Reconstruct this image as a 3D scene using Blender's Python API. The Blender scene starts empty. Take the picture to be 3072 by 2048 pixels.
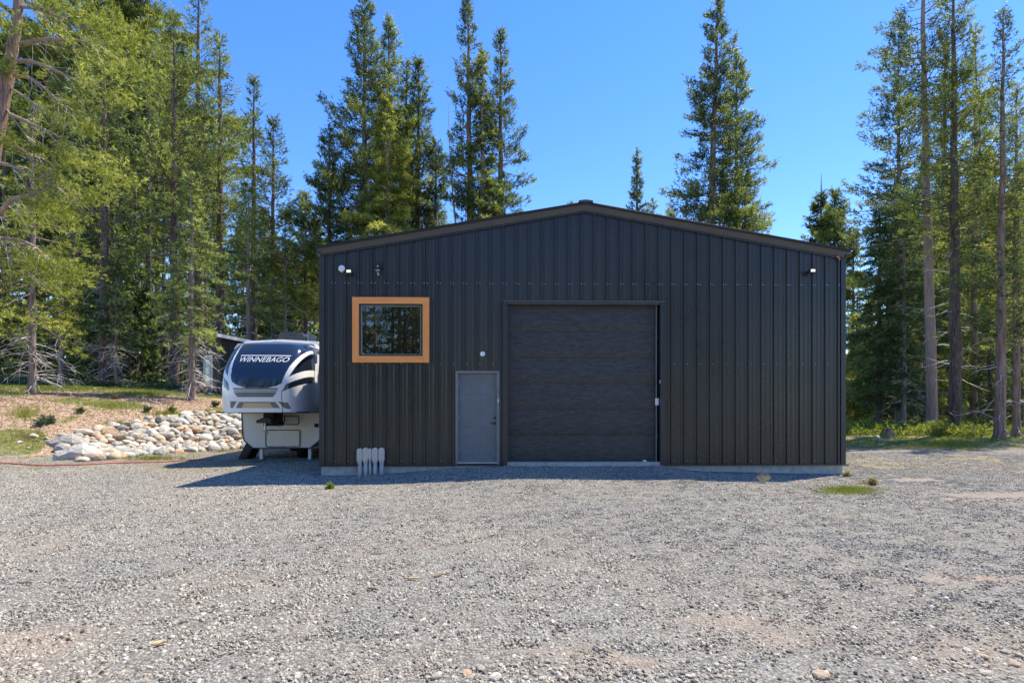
import bpy, math, random
import numpy as np
from mathutils import Vector, Matrix
R = math.radians
scene = bpy.context.scene
COL = scene.collection

# ------------------------------------------------------------------ camera, sky, sun, exposure
F = 1600.0; HZ = 1232.0; CX = 1536.0; CAMZ = 1.5
cam_d = bpy.data.cameras.new('camera'); cam = bpy.data.objects.new('camera', cam_d); COL.objects.link(cam)
cam.location = (0, 0, CAMZ); cam.rotation_euler = (R(90), 0, 0)
cam_d.sensor_width = 36; cam_d.lens = 36 * F / 3072; cam_d.shift_y = (HZ - 1024) / 3072
cam_d.clip_end = 3000; cam_d.clip_start = .05
scene.camera = cam
SUN = Vector((2.3, 1.6, 5.35)).normalized()
EL = math.asin(SUN.z); AZ = math.atan2(SUN.x, SUN.y)
world = bpy.data.worlds.new('World'); scene.world = world; world.use_nodes = True
nt = world.node_tree; nt.nodes.clear()
sky = nt.nodes.new('ShaderNodeTexSky'); sky.sky_type = 'NISHITA'; sky.sun_disc = False
sky.sun_elevation = EL; sky.sun_rotation = AZ; sky.altitude = 1800; sky.air_density = 1.3; sky.dust_density = .2; sky.ozone_density = 2.0
hs = nt.nodes.new('ShaderNodeHueSaturation'); hs.inputs['Saturation'].default_value = 1.32; hs.inputs['Hue'].default_value = .513
bg = nt.nodes.new('ShaderNodeBackground'); bg.inputs['Strength'].default_value = .15
wo = nt.nodes.new('ShaderNodeOutputWorld')
nt.links.new(sky.outputs[0], hs.inputs['Color']); nt.links.new(hs.outputs[0], bg.inputs[0]); nt.links.new(bg.outputs[0], wo.inputs[0])
sd = bpy.data.lights.new('sun', 'SUN'); sd.energy = 4.8; sd.angle = R(.55); sd.color = (1, .91, .74)
sun = bpy.data.objects.new('sun', sd); COL.objects.link(sun)
sun.rotation_euler = SUN.to_track_quat('Z', 'Y').to_euler(); sun.location = (20, 15, 60)
scene.view_settings.view_transform = 'Standard'; scene.view_settings.look = 'None'
scene.view_settings.exposure = .98; scene.view_settings.gamma = 1
try: scene.view_settings.use_curve_mapping = False
except Exception: pass
scene.render.engine = 'CYCLES'
scene.cycles.use_denoising = True
scene.cycles.max_bounces = 7; scene.cycles.diffuse_bounces = 4; scene.cycles.glossy_bounces = 3; scene.cycles.transmission_bounces = 4
scene.cycles.sample_clamp_indirect = 6

# ------------------------------------------------------------------ helpers
def sm(x, a, b):
    t = np.clip((np.asarray(x, float) - a) / (b - a), 0, 1); return t * t * (3 - 2 * t)

_SX = [-6.0, -4.43, -3.5, -2.5, -1.3, -.3, 3.4, 4.1, 4.7, 7.8, 9.5]
_SZ = [0, 0, .01, .07, .17, .205, .205, .11, .07, 0, 0]
def gz(x, y):
    x = np.asarray(x, float); y = np.asarray(y, float)
    s = -.776 * (x + 14.5) + .63 * (y - 17.2)
    kx = [-5, 0, 3.2, 6, 10, 20, 60, 400]; kz = [0, 0, 1.4, 2.0, 2.5, 3.0, 4, 6]
    h = sum(np.interp(s + d, kx, kz) for d in (-.5, -.25, 0, .25, .5)) / 5 * sm(y, 6, 15)
    h = h + .3 * sm(y, 20, 28) * sm(x, 3, 12)
    h = h + np.interp(x, _SX, _SZ) * sm(y, 8.6, 12.0)
    h = h + .018 * (np.sin(x * 1.3 + y * .7) + np.sin(x * .55 - y * 1.1 + 2)) * (1 - sm(np.abs(y - 12.4), 1.5, .2) * .9)
    h = h + .05 * np.sin(x * .45 + 1) * np.sin(y * .4) * sm(s, 2, 6)
    return h
def gzf(x, y): return float(gz(x, y))
def ground_hit(px, py):
    """where the view ray of a photograph pixel meets the terrain"""
    a = (px - CX) / F; b = (HZ - py) / F
    t = np.arange(3, 90, .05); z = CAMZ + b * t - gz(a * t, t)
    k = np.argmax(z < 0) if (z < 0).any() else len(t) - 1
    return a * t[k], t[k]

def tag(o, label=None, cat=None, group=None, kind=None):
    if label: o['label'] = label
    if cat: o['category'] = cat
    if group: o['group'] = group
    if kind: o['kind'] = kind
    return o
def empty(name, loc, rz=0, label=None, cat=None, group=None):
    o = bpy.data.objects.new(name, None); COL.objects.link(o); o.location = loc; o.rotation_euler = (0, 0, rz)
    o.empty_display_size = .2
    return tag(o, label, cat, group)
def link_mesh(name, me, parent=None):
    o = bpy.data.objects.new(name, me); COL.objects.link(o)
    if parent is not None: o.parent = parent
    return o

def np_mesh(name, V, faces, mat, smooth=False, attrs=None, vattrs=None, matidx=None):
    """faces: list of (n,k) int arrays"""
    me = bpy.data.meshes.new(name)
    V = np.ascontiguousarray(V, dtype=np.float32)
    me.vertices.add(len(V)); me.vertices.foreach_set('co', V.ravel())
    loops = np.concatenate([f.ravel() for f in faces]).astype(np.int32)
    sizes = np.concatenate([np.full(len(f), f.shape[1], np.int32) for f in faces])
    starts = np.concatenate([[0], np.cumsum(sizes)[:-1]]).astype(np.int32)
    me.loops.add(len(loops)); me.loops.foreach_set('vertex_index', loops)
    me.polygons.add(len(sizes)); me.polygons.foreach_set('loop_start', starts)
    try: me.polygons.foreach_set('loop_total', sizes)
    except Exception: pass
    if matidx is not None: me.polygons.foreach_set('material_index', np.asarray(matidx, np.int32))
    me.polygons.foreach_set('use_smooth', np.full(len(sizes), bool(smooth)))
    for m in (mat if isinstance(mat, (list, tuple)) else [mat]): me.materials.append(m)
    for k, a in (attrs or {}).items():
        at = me.attributes.new(k, 'FLOAT', 'FACE'); at.data.foreach_set('value', np.asarray(a, np.float32))
    for k, a in (vattrs or {}).items():
        at = me.attributes.new(k, 'FLOAT', 'POINT'); at.data.foreach_set('value', np.asarray(a, np.float32))
    me.update(calc_edges=True); me.validate()
    return me

class MB:
    """collects simple shapes and links them as one mesh object"""
    def __init__(s): s.v = []; s.f = []
    def add(s, vs, fs):
        n = len(s.v); s.v += [tuple(v) for v in vs]; s.f += [tuple(i + n for i in f) for f in fs]; return s
    def box(s, a, b):
        (x0, y0, z0), (x1, y1, z1) = a, b
        return s.add([(x0,y0,z0),(x1,y0,z0),(x1,y1,z0),(x0,y1,z0),(x0,y0,z1),(x1,y0,z1),(x1,y1,z1),(x0,y1,z1)],
                     [(0,3,2,1),(4,5,6,7),(0,1,5,4),(1,2,6,5),(2,3,7,6),(3,0,4,7)])
    def prism(s, poly, y0, y1):
        """polygon in x,z extruded along y"""
        n = len(poly); vs = [(x, y0, z) for x, z in poly] + [(x, y1, z) for x, z in poly]
        return s.add(vs, [tuple(range(n)), tuple(range(2 * n - 1, n - 1, -1))] + [(i, i + n, (i + 1) % n + n, (i + 1) % n) for i in range(n)])
    def tube(s, pts, rad, n=8, cap=True):
        pts = [Vector(p) for p in pts]
        if not isinstance(rad, (list, tuple)): rad = [rad] * len(pts)
        base = len(s.v); up = Vector((0, 0, 1))
        for i, p in enumerate(pts):
            d = (pts[min(i + 1, len(pts) - 1)] - pts[max(i - 1, 0)]).normalized()
            u = d.cross(up if abs(d.z) < .95 else Vector((1, 0, 0))).normalized(); w = d.cross(u)
            for k in range(n):
                a = 2 * math.pi * k / n; s.v.append(tuple(p + (u * math.cos(a) + w * math.sin(a)) * rad[i]))
        for i in range(len(pts) - 1):
            for k in range(n):
                a = base + i * n + k; b = base + i * n + (k + 1) % n; s.f.append((a, b, b + n, a + n))
        if cap: s.f.append(tuple(base + k for k in range(n - 1, -1, -1))); s.f.append(tuple(base + (len(pts) - 1) * n + k for k in range(n)))
        return s
    def lathe(s, prof, c=(0, 0, 0), axis='z', n=16):
        """prof: (radius, height) pairs"""
        base = len(s.v)
        for r, h in prof:
            for k in range(n):
                a = 2 * math.pi * k / n; x, y = r * math.cos(a), r * math.sin(a)
                p = {'z': (x, y, h), 'y': (x, h, y), 'x': (h, x, y)}[axis]
                s.v.append((p[0] + c[0], p[1] + c[1], p[2] + c[2]))
        for i in range(len(prof) - 1):
            for k in range(n):
                a = base + i * n + k; b = base + i * n + (k + 1) % n; s.f.append((a, b, b + n, a + n))
        s.f.append(tuple(base + k for k in range(n))); s.f.append(tuple(base + (len(prof) - 1) * n + k for k in range(n)))
        return s
    def mesh(s, name, mat, smooth=False, bevel=0):
        me = bpy.data.meshes.new(name); me.from_pydata(s.v, [], s.f)
        for m in (mat if isinstance(mat, (list, tuple)) else [mat]): me.materials.append(m)
        import bmesh
        bm = bmesh.new(); bm.from_mesh(me)
        if bevel: bmesh.ops.bevel(bm, geom=list(bm.edges), offset=bevel, segments=2, affect='EDGES', profile=.6)
        bmesh.ops.recalc_face_normals(bm, faces=list(bm.faces)); bm.to_mesh(me); bm.free()
        if smooth: me.polygons.foreach_set('use_smooth', [True] * len(me.polygons))
        me.update(); return me
    def build(s, name, mat, parent=None, smooth=False, bevel=0):
        return link_mesh(name, s.mesh(name, mat, smooth, bevel), parent)

# ---- materials
def nodes_of(name):
    m = bpy.data.materials.new(name); m.use_nodes = True
    return m, m.node_tree, m.node_tree.nodes['Principled BSDF']
def N(nt, t, **kw):
    n = nt.nodes.new(t)
    for k, v in kw.items():
        if k in n.inputs.keys(): n.inputs[k].default_value = v
        else: setattr(n, k, v)
    return n
def coords(nt, scale=(1, 1, 1), obj=True):
    tc = N(nt, 'ShaderNodeTexCoord'); mp = N(nt, 'ShaderNodeMapping'); mp.inputs['Scale'].default_value = scale
    nt.links.new(tc.outputs['Object'], mp.inputs['Vector']); return mp.outputs[0]
def ramp(nt, fac, stops):
    r = N(nt, 'ShaderNodeValToRGB'); e = r.color_ramp.elements
    while len(e) < len(stops): e.new(.5)
    for el, (p, c) in zip(e, stops): el.position = p; el.color = tuple(c) + (1,) if len(c) == 3 else c
    nt.links.new(fac, r.inputs[0]); return r.outputs[0]
def noise(nt, vec, scale, detail=4, rough=.55, dist=0):
    n = N(nt, 'ShaderNodeTexNoise'); n.inputs['Scale'].default_value = scale; n.inputs['Detail'].default_value = detail
    n.inputs['Roughness'].default_value = rough; n.inputs['Distortion'].default_value = dist
    nt.links.new(vec, n.inputs['Vector']); return n.outputs[0]
def mix(nt, a, b, fac, mode='MIX'):
    m = N(nt, 'ShaderNodeMix', data_type='RGBA', blend_type=mode)
    for s, v in ((m.inputs[0], fac), (m.inputs[6], a), (m.inputs[7], b)):
        if hasattr(v, 'is_linked') or hasattr(v, 'links'): nt.links.new(v, s)
        else: s.default_value = v if isinstance(v, float) else tuple(v) + (1,) if len(v) == 3 else v
    return m.outputs[2]
def math_n(nt, op, a, b=None, c=None, clamp=False):
    m = N(nt, 'ShaderNodeMath', operation=op); m.use_clamp = clamp
    for s, v in zip(m.inputs, (a, b, c)):
        if v is None: continue
        if hasattr(v, 'links'): nt.links.new(v, s)
        else: s.default_value = v
    return m.outputs[0]
def bump(nt, bsdf, h, strength=.4, dist=.02):
    b = N(nt, 'ShaderNodeBump'); b.inputs['Strength'].default_value = strength; b.inputs['Distance'].default_value = dist
    nt.links.new(h, b.inputs['Height']); nt.links.new(b.outputs[0], bsdf.inputs['Normal'])
def mat(name, col, rough=.6, metal=0, var=.12, scale=6, bmp=0, spec=.5, coat=0, vscale=(1, 1, 1), ior=None, emit=0):
    m, t, b = nodes_of(name)
    v = coords(t, vscale); n = noise(t, v, scale, 5, .6)
    c0 = tuple(max(0, c * (1 - var)) for c in col); c1 = tuple(min(1, c * (1 + var)) for c in col)
    cr = ramp(t, n, [(.3, c0), (.7, c1)]); t.links.new(cr, b.inputs['Base Color'])
    b.inputs['Roughness'].default_value = rough; b.inputs['Metallic'].default_value = metal
    b.inputs['Specular IOR Level'].default_value = spec; b.inputs['Coat Weight'].default_value = coat
    if ior: b.inputs['IOR'].default_value = ior
    if bmp: bump(t, b, n, bmp, .02)
    if emit: b.inputs['Emission Color'].default_value = tuple(col) + (1,); b.inputs['Emission Strength'].default_value = emit
    return m

M = {}
def siding_mat():
    m, t, b = nodes_of('charcoal_siding')
    v = coords(t); n1 = noise(t, v, .7, 4); v2 = coords(t, (6, 1, .35)); n2 = noise(t, v2, 5, 5, .7)
    c = ramp(t, n1, [(.3, (.025, .0245, .0245)), (.7, (.037, .0355, .035))])
    dust = mix(t, c, (.06, .055, .048), math_n(t, 'MULTIPLY', ramp(t, n2, [(.45, (0, 0, 0)), (.8, (1, 1, 1))]), .22))
    t.links.new(dust, b.inputs['Base Color'])
    t.links.new(ramp(t, n1, [(.3, (.24,) * 3), (.7, (.36,) * 3)]), b.inputs['Roughness'])
    v3 = coords(t, (1, 1, .5)); bump(t, b, noise(t, v3, 2.2, 2), .25, .012)
    return m
M['siding'] = siding_mat()
M['trim'] = mat('dark_trim', (.03, .033, .038), .35, var=.2, scale=3)
M['cap'] = mat('black_trim_cap', (.016, .018, .022), .3, var=.2, scale=2)
M['fascia'] = mat('grey_fascia_trim', (.085, .086, .09), .45, var=.12, scale=2, bmp=.08)
M['roof'] = mat('dark_roof_metal', (.07, .075, .085), .3, var=.2, scale=2)
M['concrete'] = mat('concrete', (.40, .40, .385), .9, var=.25, scale=7, bmp=.3)
def cedar_mat(vert):
    m, t, b = nodes_of('cedar_' + ('upright' if vert else 'level'))
    v = coords(t, (14, 14, .8) if vert else (.8, 14, 14)); n = noise(t, v, 2.2, 6, .65, .6)
    t.links.new(ramp(t, n, [(.3, (.88, .25, .05)), (.5, (.95, .35, .09)), (.75, (.95, .47, .16))]), b.inputs['Base Color'])
    b.inputs['Roughness'].default_value = .55; bump(t, b, n, .15, .01); return m
M['cedarv'] = cedar_mat(True); M['cedarh'] = cedar_mat(False)
M['winframe'] = mat('dark_window_frame', (.03, .045, .06), .35)
M['gasket'] = mat('pale_gasket', (.5, .52, .42), .5)
M['glass'] = mat('dark_reflecting_glass', (.006, .008, .008), .015, var=0, ior=2.1)
def door_sec_mat():
    m, t, b = nodes_of('embossed_charcoal_door')
    v = coords(t, (1, 1, 5)); n = noise(t, v, 5, 8, .82); n2 = noise(t, coords(t), 1.3, 4)
    c = mix(t, ramp(t, n, [(.38, (.009, .009, .010)), (.62, (.070, .068, .068))]), (.05, .043, .047), math_n(t, 'MULTIPLY', n2, .5))
    t.links.new(c, b.inputs['Base Color']); b.inputs['Roughness'].default_value = .42
    bump(t, b, noise(t, coords(t, (2.2, 1, 9)), 14, 6, .8), .6, .014); return m
M['sect'] = door_sec_mat()
M['doorgrey'] = mat('grey_painted_door', (.135, .155, .175), .4, var=.12, scale=3)
M['doorframe'] = mat('light_grey_door_frame', (.19, .20, .215), .45, var=.1)
M['alu'] = mat('aluminium', (.6, .62, .65), .35, .6, var=.1)
M['black'] = mat('black_plastic', (.012, .012, .014), .45)
M['chrome'] = mat('dull_steel', (.3, .3, .32), .3, 1)
M['white'] = mat('white_plastic', (.8, .82, .85), .4, var=.03)
M['pvc'] = mat('weathered_grey_pvc', (.46, .46, .46), .6, var=.12, scale=5)
M['pvcbody'] = mat('beige_pvc_fitting', (.74, .63, .54), .6, var=.08)
M['pvccover'] = mat('tan_pvc_cover', (.62, .52, .44), .6, var=.12, scale=12)
M['lens'] = mat('pale_lamp_lens', (.9, .9, .66), .3, var=.02, emit=.45)
M['lens2'] = mat('warm_lamp_lens', (.95, .86, .72), .3, var=.02, emit=.5)
M['screw'] = mat('screw_head', (.42, .43, .44), .4, .2)
M['hose'] = mat('red_hose_rubber', (.50, .10, .09), .5)
M['stick'] = mat('weathered_stick', (.22, .16, .10), .9, var=.4, scale=20)
M['barkyellow'] = mat('broken_pale_wood', (.46, .33, .19), .85, var=.3, scale=30)
M['post'] = mat('cut_timber_post', (.34, .21, .11), .85, var=.25, scale=12, vscale=(1, 1, .2))
M['nest'] = mat('brown_paper_nest', (.45, .25, .12), .9, var=.4, scale=60)

def bark_mat(name, c0, c1, c2):
    m, t, b = nodes_of(name)
    n = noise(t, coords(t, (9, 9, .8)), 1.4, 6, .7, .8); n2 = noise(t, coords(t, (3, 3, 2)), 3, 4)
    c = ramp(t, n, [(.3, c0), (.5, c1), (.72, c2)])
    t.links.new(mix(t, c, (.30, .28, .26), math_n(t, 'MULTIPLY', ramp(t, n2, [(.5, (0, 0, 0)), (.75, (1, 1, 1))]), .35)), b.inputs['Base Color'])
    b.inputs['Roughness'].default_value = .95; b.inputs['Specular IOR Level'].default_value = .15
    bump(t, b, n, .9, .05); return m
M['bark'] = bark_mat('red_brown_bark', (.09, .052, .038), (.29, .185, .14), (.50, .34, .27))
M['barkgrey'] = bark_mat('grey_brown_bark', (.08, .065, .055), (.26, .205, .175), (.46, .38, .33))
M['barkdark'] = bark_mat('dark_bark', (.04, .028, .024), (.13, .092, .075), (.28, .205, .165))
M['barkpale'] = bark_mat('pale_smooth_bark', (.20, .14, .11), (.37, .265, .22), (.50, .38, .32))
M['twig'] = mat('dead_grey_twig', (.52, .46, .42), .9, var=.3, scale=9)
M['limb'] = mat('brown_limb', (.13, .095, .07), .9, var=.35, scale=6)

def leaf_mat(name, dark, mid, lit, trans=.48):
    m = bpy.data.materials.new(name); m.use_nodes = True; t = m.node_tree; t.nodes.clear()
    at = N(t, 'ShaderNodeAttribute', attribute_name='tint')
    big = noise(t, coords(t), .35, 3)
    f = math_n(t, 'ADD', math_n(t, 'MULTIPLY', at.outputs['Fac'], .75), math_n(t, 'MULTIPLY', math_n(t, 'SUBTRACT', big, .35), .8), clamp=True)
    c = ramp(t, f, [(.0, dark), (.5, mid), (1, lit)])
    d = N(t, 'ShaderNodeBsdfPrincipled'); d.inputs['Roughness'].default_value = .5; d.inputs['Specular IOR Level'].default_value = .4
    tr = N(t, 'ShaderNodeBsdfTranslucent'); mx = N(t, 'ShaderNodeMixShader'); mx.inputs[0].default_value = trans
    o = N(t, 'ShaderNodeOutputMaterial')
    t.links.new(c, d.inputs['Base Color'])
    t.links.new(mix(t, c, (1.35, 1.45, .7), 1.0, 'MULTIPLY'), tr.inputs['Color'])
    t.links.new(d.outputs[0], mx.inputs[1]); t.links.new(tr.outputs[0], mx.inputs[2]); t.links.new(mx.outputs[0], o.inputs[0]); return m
M['needle'] = leaf_mat('pine_needles', (.020, .033, .010), (.155, .185, .048), (.38, .39, .13))  # dark and lit ends also paint in crown shade and sun highlights
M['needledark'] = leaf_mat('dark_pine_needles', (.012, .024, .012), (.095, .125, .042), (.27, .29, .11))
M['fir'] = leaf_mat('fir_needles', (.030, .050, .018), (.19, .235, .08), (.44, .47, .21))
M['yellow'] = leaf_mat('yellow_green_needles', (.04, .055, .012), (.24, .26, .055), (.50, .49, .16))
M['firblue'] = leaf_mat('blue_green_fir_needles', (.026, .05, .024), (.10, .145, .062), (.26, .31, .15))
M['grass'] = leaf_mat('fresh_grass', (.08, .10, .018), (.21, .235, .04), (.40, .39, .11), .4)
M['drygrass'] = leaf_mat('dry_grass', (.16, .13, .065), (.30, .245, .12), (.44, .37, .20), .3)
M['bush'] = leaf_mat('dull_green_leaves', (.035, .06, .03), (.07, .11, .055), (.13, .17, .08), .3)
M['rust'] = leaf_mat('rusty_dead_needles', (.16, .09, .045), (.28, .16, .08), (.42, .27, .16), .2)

rng = np.random.default_rng(11)
random.seed(5)

# ------------------------------------------------------------------ ground
WORN = [(60, 1925, 260, 45, .9), (330, 1640, 200, 14, .5), (2250, 1850, 230, 22, .75), (2330, 1905, 420, 30, .7), (1720, 1955, 190, 26, .85), (1880, 1990, 170, 20, .7), (2900, 1730, 240, 24, .8), (2650, 1600, 330, 18, .6),
        (2950, 1960, 260, 60, .8), (2400, 1490, 260, 8, .45), (2900, 1500, 300, 12, .8), (700, 1760, 260, 16, .45), (1500, 1700, 260, 12, .35), (1250, 1950, 160, 20, .4), (2750, 1440, 200, 8, .8), (900, 1880, 200, 18, .4)]
def zone(x, y):
    """cover weights: green soil, bare tan dirt, dry grass on gravel"""
    s = -.776 * (x + 14.5) + .63 * (y - 17.2)
    w = lambda a, b, c, d: .5 + .5 * np.sin(a * x + b * y + c) * np.sin(b * 1.3 * x - a * .9 * y + d)
    n = .6 * w(.5, .7, 1, 2) + .4 * w(1.3, 1.1, 4, .3)
    n2 = .6 * w(.9, .4, 3, 5) + .4 * w(2.1, 1.7, 1, 2)
    dirt = sm(s, -.3, .6)
    green = sm(s, 6.2, 9.0) * (.35 + .65 * sm(n, .25, .5)) + dirt * (1 - sm(s, 6, 9)) * sm(n, .55, .7) * .9
    green = np.clip(green, 0, 1)
    gr = sm(y, 20.5, 22.5) * sm(x, 4, 9)
    green = np.maximum(green, gr * (.5 + .5 * sm(n, .3, .5)))
    dirt = np.maximum(dirt, gr * .8)
    dry = sm(y, 11.6, 14) * (x < -4.2) * (.25 + .75 * sm(n2, .2, .5)) * .95 * (1 - dirt)
    dry = np.maximum(dry, sm(y, 12.2, 14) * sm(x, 6.5, 9) * (1 - sm(y, 17.5, 18.3)) * (.4 + .6 * sm(n2, .3, .6)))
    dry = np.maximum(dry, sm(y, 20, 20.6) * (1 - sm(y, 21.5, 23)) * (x > 4))
    # worn brownish patches in the yard
    dry2 = sm(n2, .62, .85) * .35 + .5 * sm(x - y * .55, 1.2, 4.5) * sm(n, .35, .75) * (y < 12)
    for px, py, rx, ry, st in WORN:
        cx, cy = (px - CX) / (py - HZ) * CAMZ, F * CAMZ / (py - HZ); sx = rx / (py - HZ) * CAMZ; sy = F * CAMZ / (py - HZ - ry) - cy
        dry2 = np.maximum(dry2, st * np.exp(-((x - cx) / sx) ** 2 - ((y - cy) / sy) ** 2) * (.6 + .8 * w(3.1, 2.3, px, py)))
    for c0, k in ((-1.6, .10), (.1, .10), (3.4, -.05), (5.0, -.05)):     # faint wheel tracks
        dry2 = np.maximum(dry2, .42 * np.exp(-((x - c0 - k * (y - 6) ** 2 * .5) / .22) ** 2) * (y < 13) * (.5 + .6 * n2))
    return green, dirt, np.clip(dry, 0, 1), np.clip(dry2, 0, 1)

def make_ground():
    gx = np.concatenate([-np.geomspace(1200, 32, 22), np.arange(-31, -16, .4), np.arange(-16, 14, .16), np.arange(14, 31, .4), np.geomspace(32, 1200, 22)])
    gy = np.concatenate([-np.geomspace(1000, 10, 18), np.arange(-9, 2, 1.), np.arange(2, 16, .12), np.arange(16, 32, .25), np.arange(32, 60, 1.2), np.geomspace(61, 1500, 22)])
    X, Y = np.meshgrid(gx, gy); Z = gz(X, Y)
    fine = (np.abs(X) < 20) & (Y > 2) & (Y < 30)
    Z = Z + np.where(fine, rng.normal(0, .004, X.shape), 0)
    V = np.stack([X, Y, Z], -1).reshape(-1, 3); nx, ny = len(gx), len(gy)
    i = np.arange(nx * ny).reshape(ny, nx)
    Q = np.stack([i[:-1, :-1], i[:-1, 1:], i[1:, 1:], i[1:, :-1]], -1).reshape(-1, 4)
    g, d, dr, d2 = zone(V[:, 0], V[:, 1])
    m, t, b = nodes_of('gravel_yard_ground')
    v = coords(t)
    ag, ad, adr, a2 = [N(t, 'ShaderNodeAttribute', attribute_name=k).outputs['Fac'] for k in ('green', 'dirt', 'dry', 'worn')]
    nn = noise(t, v, 1.6, 8, .7)
    def thresh(a, amp=.9, w=.12):
        x = math_n(t, 'ADD', a, math_n(t, 'MULTIPLY', math_n(t, 'SUBTRACT', nn, .5), amp))
        return ramp(t, x, [(.5 - w, (0, 0, 0)), (.5 + w, (1, 1, 1))])
    vo = N(t, 'ShaderNodeTexVoronoi', feature='F1'); vo.inputs['Scale'].default_value = 48; t.links.new(v, vo.inputs['Vector'])
    sep = N(t, 'ShaderNodeSeparateColor'); t.links.new(vo.outputs['Color'], sep.inputs[0])
    fine = noise(t, v, 60, 4, .7); big = noise(t, v, .35, 4)
    grav = ramp(t, sep.outputs[0], [(0, (.06, .058, .052)), (.35, (.15, .145, .135)), (.7, (.24, .235, .22)), (1, (.36, .35, .33))])  # base kept dark so gaps between loose stones look shadowed
    grav = mix(t, grav, ramp(t, big, [(.35, (.30, .26, .21)), (.65, (.25, .25, .235))]), .35)
    edge = ramp(t, vo.outputs['Distance'], [(.35, (1, 1, 1)), (.8, (.35, .35, .35))])  # darker cell borders: shade between stones painted into the colour
    grav = mix(t, grav, edge, .55, 'MULTIPLY')
    dirtc = ramp(t, noise(t, v, 9, 8, .75), [(.32, (.16, .10, .065)), (.5, (.36, .255, .18)), (.66, (.56, .42, .315))])
    dryc = ramp(t, noise(t, v, 5, 8, .75), [(.35, (.10, .085, .045)), (.52, (.24, .205, .135)), (.66, (.38, .335, .25))])
    greenc = ramp(t, noise(t, v, 4, 8, .75), [(.3, (.06, .07, .02)), (.5, (.14, .15, .045)), (.75, (.27, .23, .11))])
    wornc = ramp(t, noise(t, v, 14, 8, .75), [(.3, (.14, .11, .082)), (.5, (.27, .215, .17)), (.7, (.42, .345, .28))])
    c = mix(t, grav, wornc, math_n(t, 'MULTIPLY', thresh(a2, .9, .25), .8)); c = mix(t, c, dryc, math_n(t, 'MULTIPLY', thresh(adr), .85)); c = mix(t, c, dirtc, thresh(ad, .25, .1)); c = mix(t, c, greenc, thresh(ag, .8))
    t.links.new(c, b.inputs['Base Color']); b.inputs['Roughness'].default_value = .95; b.inputs['Specular IOR Level'].default_value = .2
    h = math_n(t, 'SUBTRACT', math_n(t, 'MULTIPLY', fine, .5), vo.outputs['Distance'])
    bump(t, b, h, .8, .02)
    me = np_mesh('ground', V, [Q], m, True, vattrs={'green': g, 'dirt': d, 'dry': dr, 'worn': d2})
    return tag(link_mesh('ground', me), kind='structure')
ground = make_ground()

# ---- loose gravel: small crushed stones instanced in tiles
def pebble_mat():
    m, t, b = nodes_of('crushed_stone')
    a = N(t, 'ShaderNodeAttribute', attribute_name='peb').outputs['Fac']
    c = ramp(t, a, [(0, (.07, .060, .048)), (.18, (.17, .150, .125)), (.4, (.36, .335, .29)), (.6, (.43, .375, .31)), (.75, (.375, .375, .32)), (.9, (.47, .435, .38)), (1, (.60, .57, .51))])
    gp = N(t, 'ShaderNodeNewGeometry'); mp = N(t, 'ShaderNodeMapping'); mp.inputs['Scale'].default_value = (.55, 1.3, 1); t.links.new(gp.outputs['Position'], mp.inputs['Vector'])
    n = noise(t, mp.outputs[0], .9, 5, .65)
    n3 = noise(t, gp.outputs['Position'], .28, 4, .6)
    c = mix(t, c, ramp(t, n3, [(.35, (.72, .74, .78)), (.65, (1.08, 1.04, .98))]), 1.0, 'MULTIPLY')
    c = mix(t, c, (.37, .305, .24), math_n(t, 'MULTIPLY', ramp(t, n, [(.50, (0, 0, 0)), (.68, (1, 1, 1))]), .6))
    t.links.new(c, b.inputs['Base Color']); b.inputs['Roughness'].default_value = .85; b.inputs['Specular IOR Level'].default_value = .3
    return m
PEB = pebble_mat()
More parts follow.
